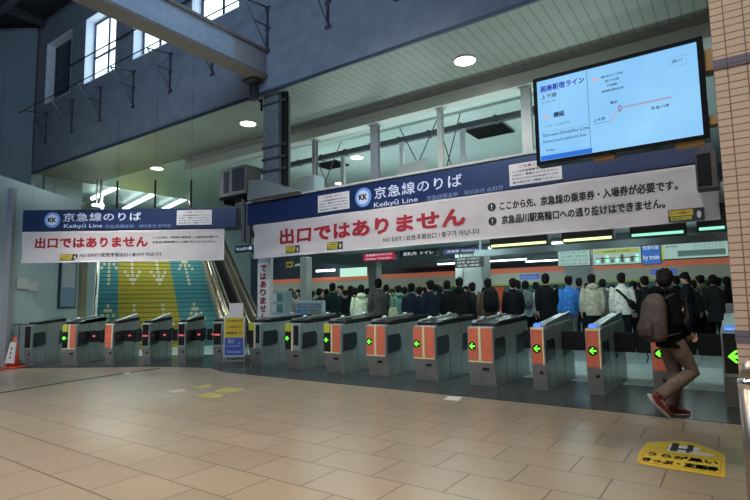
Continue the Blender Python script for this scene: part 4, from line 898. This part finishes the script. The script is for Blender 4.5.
def person(kind,P,face,Hp,jc,tc,label,group,hairm=None,shoem=None):
    r=empty('person',P,face,label,'person',group); s=Hp/1.755; r.scale=(s,s,s)
    f=PR[kind]
    for nm,me,m in [('body',f['body'],m_skin),('hair',f['hair'],hairm or m_hair),('jacket',f['jacket'],cm(jc)),('trousers',f['trousers'],cm(tc)),('shoe',f['shoe'][0],shoem or m_blackmat),('shoe',f['shoe'][1],shoem or m_blackmat),('eyes',f['eyes'],m_eye)]:
        o=bpy.data.objects.new(nm,me); COL.objects.link(o); o.parent=r; setmat(o,m)
    return r
def backpack(P,face,col,label,s=1.0,strap=True,name='backpack'):
    r=empty(name,P,face,label,'backpack'); r.scale=(s,s,s)
    mb=MB(); mb.loft([(0,-.10,-.26),(0,-.11,-.22),(0,-.12,-.05),(0,-.10,.14),(0,-.07,.22),(0,-.05,.25)],[(.11,.06),(.155,.10),(.165,.12),(.15,.105),(.11,.07),(.05,.03)],20)
    me=remesh(mb,.012,3); meshobj('bag_body',me,cm(col),r)
    mb=MB(); mb.loft([(0,-.22,-.21),(0,-.235,-.12),(0,-.21,-.02)],[(.11,.03),(.12,.04),(.10,.02)],16); me=remesh(mb,.012,2); meshobj('front_pocket',me,cm(tuple(c*.75 for c in col)),r)
    mb=MB()
    for S in (-1,1): mb.loft([(S*.09,-.03,.2),(S*.10,.06,.25),(S*.105,.19,.18),(S*.12,.20,.0),(S*.13,.08,-.17),(S*.12,-.06,-.2)],[(.028,.010)]*6,8)
    mb.build('strap',cm(tuple(c*.5 for c in col)),r,smooth=True)
    mb=MB(); mb.tube((-.02,-.05,.24),(-.02,-.09,.29),.008); mb.tube((.02,-.05,.24),(.02,-.09,.29),.008); mb.tube((-.02,-.09,.29),(.02,-.09,.29),.008); mb.build('handle',m_blackmat,r)
    return r
# crowd: px x, distance Y, height, kind, facing, jacket, trousers, label
GC='commuters waiting in the hall beyond the gates'
C=[(333,15.0,1.86,'coat',.2,(.012,.025,.025),BLK,'person in a dark green black coat standing right of the pale information board'),
(351,14.2,1.74,'long',-.2,BLK,BLK,'long haired person in black between the dark green coat and the cream jacket'),
(361,13.4,1.74,'hood',.1,(.80,.88,.66),(.55,.55,.40),'person in a cream hooded jacket and pale trousers left of the brown grey coat'),
(379,12.3,1.90,'coat',.1,(.085,.09,.08),BLK,'tall person in a brown grey coat seen from behind beside a cream tote bag'),
(398,14.2,1.74,'hood',.6,(.14,.32,.25),GRY,'person in a mint green jacket right of the cream tote bag'),
(412,13.2,1.76,'stand',-.4,NAV,NAV,'person in a dark navy suit right of the mint green jacket'),
(420,14.6,1.70,'walk',.5,(.40,.45,.50),GRY,'person in a pale grey top between two dark suits'),
(430,12.6,1.80,'stand',.7,NAV,BLK,'person in a dark suit with white collar left of the pair in black'),
(440,15.4,1.72,'long',-.3,(.10,.11,.12),BLK,'long haired person in charcoal behind the dark suit'),
(448,14.0,1.84,'coat',.2,BLK,BLK,'person in a long black coat, left one of the pair below the departure board'),
(460,11.2,1.88,'hood',-.2,(.016,.016,.018),BLK,'broad person in a black hooded jacket below the departure board'),
(472,13.5,1.76,'stand',.4,(.02,.025,.03),BLK,'person in black just left of the brown jacket with black backpack'),
(488,10.8,1.84,'stand',.1,(.14,.10,.075),BLK,'person in a brown jacket carrying a large black backpack'),
(513,11.6,1.84,'stand',.15,BLK,BLK,'person in black in front of the bright red doorway'),
(526,13.9,1.80,'stand',-.3,(.60,.68,.69),BLK,'person in a white shirt with a grey backpack'),
(536,14.6,1.78,'phone',-.5,NAV,BLK,'person in navy right of the white shirt'),
(547,10.4,1.93,'coat',.0,(.010,.012,.016),BLK,'tall person in a long black coat left of the blue jacket'),
(569,13.5,1.90,'stand',.15,(.07,.28,.85),(.22,.24,.26),'person in a bright blue jacket'),
(580,15.2,1.90,'stand',-.4,(.02,.03,.07),NAV,'person in dark navy close behind the blue jacket'),
(592,10.6,1.90,'hood',.0,(.52,.50,.40),BLK,'person in a beige jacket with a dark hood'),
(622,10.4,1.92,'stand',-.05,(.75,.77,.74),BLK,'person in a white jacket with a black crossbody bag'),
(645,11.0,1.84,'stand',.3,(.018,.022,.024),BLK,'person in black between the white jacket and the walking person'),
(688,9.7,1.90,'phone',1.1,(.013,.016,.022),BLK,'person in black looking at a phone behind the walking person'),
(677,14.6,1.90,'stand',.2,BLK,BLK,'person in black seen behind the walking person head'),
(701,14.4,1.90,'hood',.5,(.16,.17,.11),BLK,'person in an olive jacket near the tiled pillar'),
(715,10.6,1.84,'coat',-.1,(.035,.04,.045),BLK,'person in a dark grey coat, the crowd member closest to the tiled pillar'),
(727,12.0,1.80,'long',.2,BLK,BLK,'long haired person in black half behind the tiled pillar')]
def pt(x,Y,z=.121):
    if Y<12.6: Y=12.6+(Y-10)*.35
    if z>.2: z+=.115
    return pt0(x,Y,z)
def pt0(x,Y,z=.12): p=onY(x,300,Y); return Vector((p.x,Y,z))
for (x,Y,h,k,fa,jc,tc,l) in C: person(k,pt(x,Y),fa-.15*(x-375)/375,h,jc,tc,l,GC)
def back_z(h): return h*.755
backpack(pt(488,10.8,1.31)+Vector((.01,-.13,0)),0,(.013,.014,.016),'large black backpack on the brown jacket',1.15)
backpack(pt(526,13.9,1.28)+Vector((0,-.12,0)),-.3,(.20,.24,.26),'grey backpack on the white shirt',.95)
# far rows of commuters
jcs=[BLK,NAV,GRY,(.03,.03,.035),(.10,.09,.07),(.22,.22,.20),(.05,.07,.10),(.30,.28,.22)]
names={tuple(BLK):'black',tuple(NAV):'navy',tuple(GRY):'grey green',(.03,.03,.035):'charcoal',(.10,.09,.07):'brown',(.22,.22,.20):'light grey',(.05,.07,.10):'slate blue',(.30,.28,.22):'beige'}
xs=[284,291,298,304,311,319,326,341,346,356,368,387,393,405,424,436,455,466,479,519,540,557,588,604,612,634,641,660,668,695,708,720]
kinds=['stand','long','coat','walk','hood','phone']
near=['dark green black coat','long haired person left of the cream jacket','cream hooded jacket','tall brown grey coat','mint green jacket','navy suit','pale grey top','dark suit with collar','charcoal long haired person','long black coat','broad black hooded jacket','person left of the black backpack','black backpack','red doorway','grey backpack','navy coat by the white shirt','tall long black coat','blue jacket','navy coat behind the blue jacket','beige jacket','white jacket','black coat by the walking person','phone reader','walking person head','olive jacket','dark grey coat by the pillar','pillar edge']
for i,x in enumerate(xs):
    Y=[17.5,15.8,19.2,16.6][i%4]+ (.0 if x<500 else -2.2); jc=jcs[(i*5+2)%8]
    if x in (298,304): jc=[BLK,(.30,.28,.22)][x==304]
    k=min(range(len(C)),key=lambda c:abs(C[c][0]-x)); side='left' if x<C[k][0] else 'right'
    if x==304: Y=18.6
    if x in (557,588): Y=16.5
    P=pt(x,Y)
    person(kinds[(i*3)%6],P,(-.9,.4,2.7,-.2,1.4)[i%5],1.68+.05*(i%4),jc,BLK,'far commuter in %s, %s of the %s'%(names[tuple(jc)],side,near[k]),'far rows of commuters in the hall')
# bags
p=pt(393,12.2,.98); r=empty('tote_bag',p,.1,'cream tote bag hanging beside the brown grey coat','bag')
mb=MB(); mb.loft([(0,0,-.22),(0,0,-.18),(0,0,.05),(0,0,.16)],[(.12,.05),(.14,.06),(.13,.05),(.10,.02)],16); meshobj('bag_body',remesh(mb,.012,2),cm((.60,.60,.42)),r)
mb=MB(); mb.loft([(-.08,0,.14),(-.06,0,.30),(0,0,.36),(.06,0,.30),(.08,0,.14)],[.01]*5,8); mb.build('handle',cm((.35,.35,.25)),r)
p=pt(622,10.4,1.25); r=empty('crossbody_bag',p,-.1,'black crossbody bag worn across the white jacket','bag')
mb=MB(); mb.loft([(-.17,.02,.26),(-.13,-.14,.22),(0,-.175,.08),(.12,-.17,-.06),(.2,-.1,-.16)],[(.03,.012)]*5,8,side=(0,0,1)); mb.build('strap',m_blackmat,r,smooth=True)
mb=MB(); mb.loft([(.10,-.17,-.02),(.16,-.17,-.10),(.24,-.1,-.22)],[(.05,.04),(.09,.055),(.06,.04)],14); mb.build('bag_body',m_blackmat,r,smooth=True)
# ------- the walking person in front
WP=onz(677,416.5); WF=radians(-88)
wpose=mkpose(dict(hips=(0,-.02,.93),chest=(0,-.06,1.29),neck=(0,-.07,1.475),head=(0,-.03,1.60),
 shl=(-.17,-.05,1.40),ell=(-.21,-.03,1.12),wrl=(-.10,.13,1.20),shr=(.17,-.05,1.40),elr=(.215,-.05,1.11),wrr=(.13,.13,.98),
 knl=(-.09,.07,.51),anl=(-.09,.0,.098),tol=(-.10,.16,.04),knr=(.09,.17,.53),anr=(.10,-.27,.25),tor=(.10,-.18,.09)),yaw=.75,nod=-.40)
pose_f[id(wpose)]=.9
PR['walker']=figure(wpose,.008,hood=True)
red=mat('red_shoe_suede',(.17,.025,.02),.6,noise=.15,nscale=20)
r=person('walker',WP,WF,1.78,(.006,.007,.008),(.17,.125,.10),'person in black jacket, brown trousers and red shoes walking into the gates','commuters waiting in the hall beyond the gates',shoem=red)
del r['group']
mb=MB()
an,to=Vector(wpose['anr']),Vector(wpose['tor'])
for an,to in ((Vector(wpose['anr']),Vector(wpose['tor'])),(Vector(wpose['anl']),Vector(wpose['tol']))):
    dn=(to-an).normalized(); u=(Vector((0,0,1))-dn*dn.z).normalized(); s=dn.cross(u)
    pts=[an-dn*.08-u*.075,an+dn*.03-u*.083,an+(to-an)*.6-u*.06,to+dn*.03-u*.028,to+dn*.075-u*.012]
    mb.loft(pts,[(.040,.012),(.045,.012),(.052,.012),(.048,.012),(.03,.010)],14,side=tuple(s))
mb.build('shoe_sole',mat('white_sole',(.55,.50,.45),.6),r,smooth=True)
s=1.78/1.755
bp=backpack(WP+(Matrix.Rotation(WF,3,'Z')@Vector((.05,-.12,1.19))),WF+.12,(.105,.085,.08),'dark grey backpack with a dangling strap on the walking person',1.1)
mb=MB(); mb.loft([(-.08,-.12,-.24),(-.09,-.16,-.34),(-.08,-.15,-.44),(-.09,-.16,-.50)],[(.010,.004)]*4,8); mb.build('dangling_strap',m_blackmat,bp)
# phone in the hand of the person behind
q=pt(688,9.7,1.30); 
# ================================================================ LIGHTS
# high concourse lamps above and behind the camera (warm), added blue fill on the upper wall, dim blue daylight from the high windows
for a,b in [(-3.5,-5.5),(1.0,-6.5),(-1,-9),(3.5,-8.5),(-7,-7.5),(4.5,-4.0)]:
    o=lamp('AREA',W(a,b,8.6),108,(1,.84,.64),.9); o.data.spread=radians(105)
for P,T,e in [(W(-6,-7,8.2),Vector((-6.5,12.4,3.2)),78),(W(-1,-7.5,8.2),W(-3.5,.2,3.3),58),(W(1,-7,8.2),W(.3,.2,3.3),26)]:   # added fill lamps without fixtures, aimed to brighten the banners
    o=lamp('AREA',P,e,(1,.96,.90),.8); o.data.spread=radians(48); o.rotation_euler=(T-P).to_track_quat('-Z','Y').to_euler()
o=lamp('AREA',W(-5,-11,9.5),640,(.50,.72,1),6,sy=3); o.rotation_euler=(W(-9,.5,8)-W(-5,-11,9.5)).to_track_quat('-Z','Y').to_euler()  # added blue fill from behind the camera, brightens the upper wall
for a0,a1 in wins[1:]:
    lamp('AREA',W((a0+a1)/2,.35,10.4),60,(.50,.72,1),2.0,rot=(radians(-90),0,RZ),sy=2.3)
for a,b in [(-6,7),(-1.5,7),(-4,11),(0,11),(-9,11),(-7,14)]:
    lamp('AREA',W(a,b,2.95),26,(.78,1,.96),1.6,sy=.3,rot=(0,0,RZ))
for a,b in [(-9,5.5),(-5,7),(0,7)]:
    lamp('AREA',W(a,b,6.4),90,(.80,1,.97),1.4,rot=(0,0,RZ))
for a,b,e in [(-5.5,3.9,90),(-1.2,3.9,90),(-9.5,6,90),(-6,8.5,60),(-1,8.5,60)]:   # added upward fill above the soffit, brightens the hall ceiling
    lamp('AREA',W(a,b,3.4),e,(.82,1,.95),2.6,rot=(pi,0,RZ),sy=.4)
for P,e in [(W(-4.5,1.6,3.9),16),(W(-1,1.6,3.9),16),(Vector((-6.5,13.6,3.9)),34),(Vector((-9.5,16.5,4.6)),30)]:  # added upward fill lamps in place of floor bounce on the ceilings
    lamp('AREA',P,e,(.95,1,.88),3.0,rot=(pi,0,0),sy=.5)
for a in (-6,-3,-.5,1.2):  # added fill under the soffit, aimed at the backs of the crowd
    o=lamp('AREA',W(a,3.2,2.8),22,(.85,1,.96),1.6,sy=.2); o.rotation_euler=(W(a,8,.9)-W(a,3.2,2.8)).to_track_quat('-Z','Y').to_euler()
for a in (-6,-3,0):
    lamp('AREA',W(a,1.4,2.8),28,(.80,1,.95),2.0,sy=.2,rot=(0,0,RZ))
w=bpy.data.worlds.new('world'); SC.world=w; w.use_nodes=True; w.node_tree.nodes['Background'].inputs[0].default_value=(.50,.66,.95,1); w.node_tree.nodes['Background'].inputs[1].default_value=.10
SC.view_settings.view_transform='Standard'; SC.view_settings.look='None'; SC.view_settings.exposure=0; SC.view_settings.gamma=1
SC.cycles.use_denoising=True
try: SC.cycles.denoiser='OPENIMAGEDENOISE'
except Exception: pass
SC.cycles.max_bounces=6; SC.cycles.sample_clamp_indirect=4
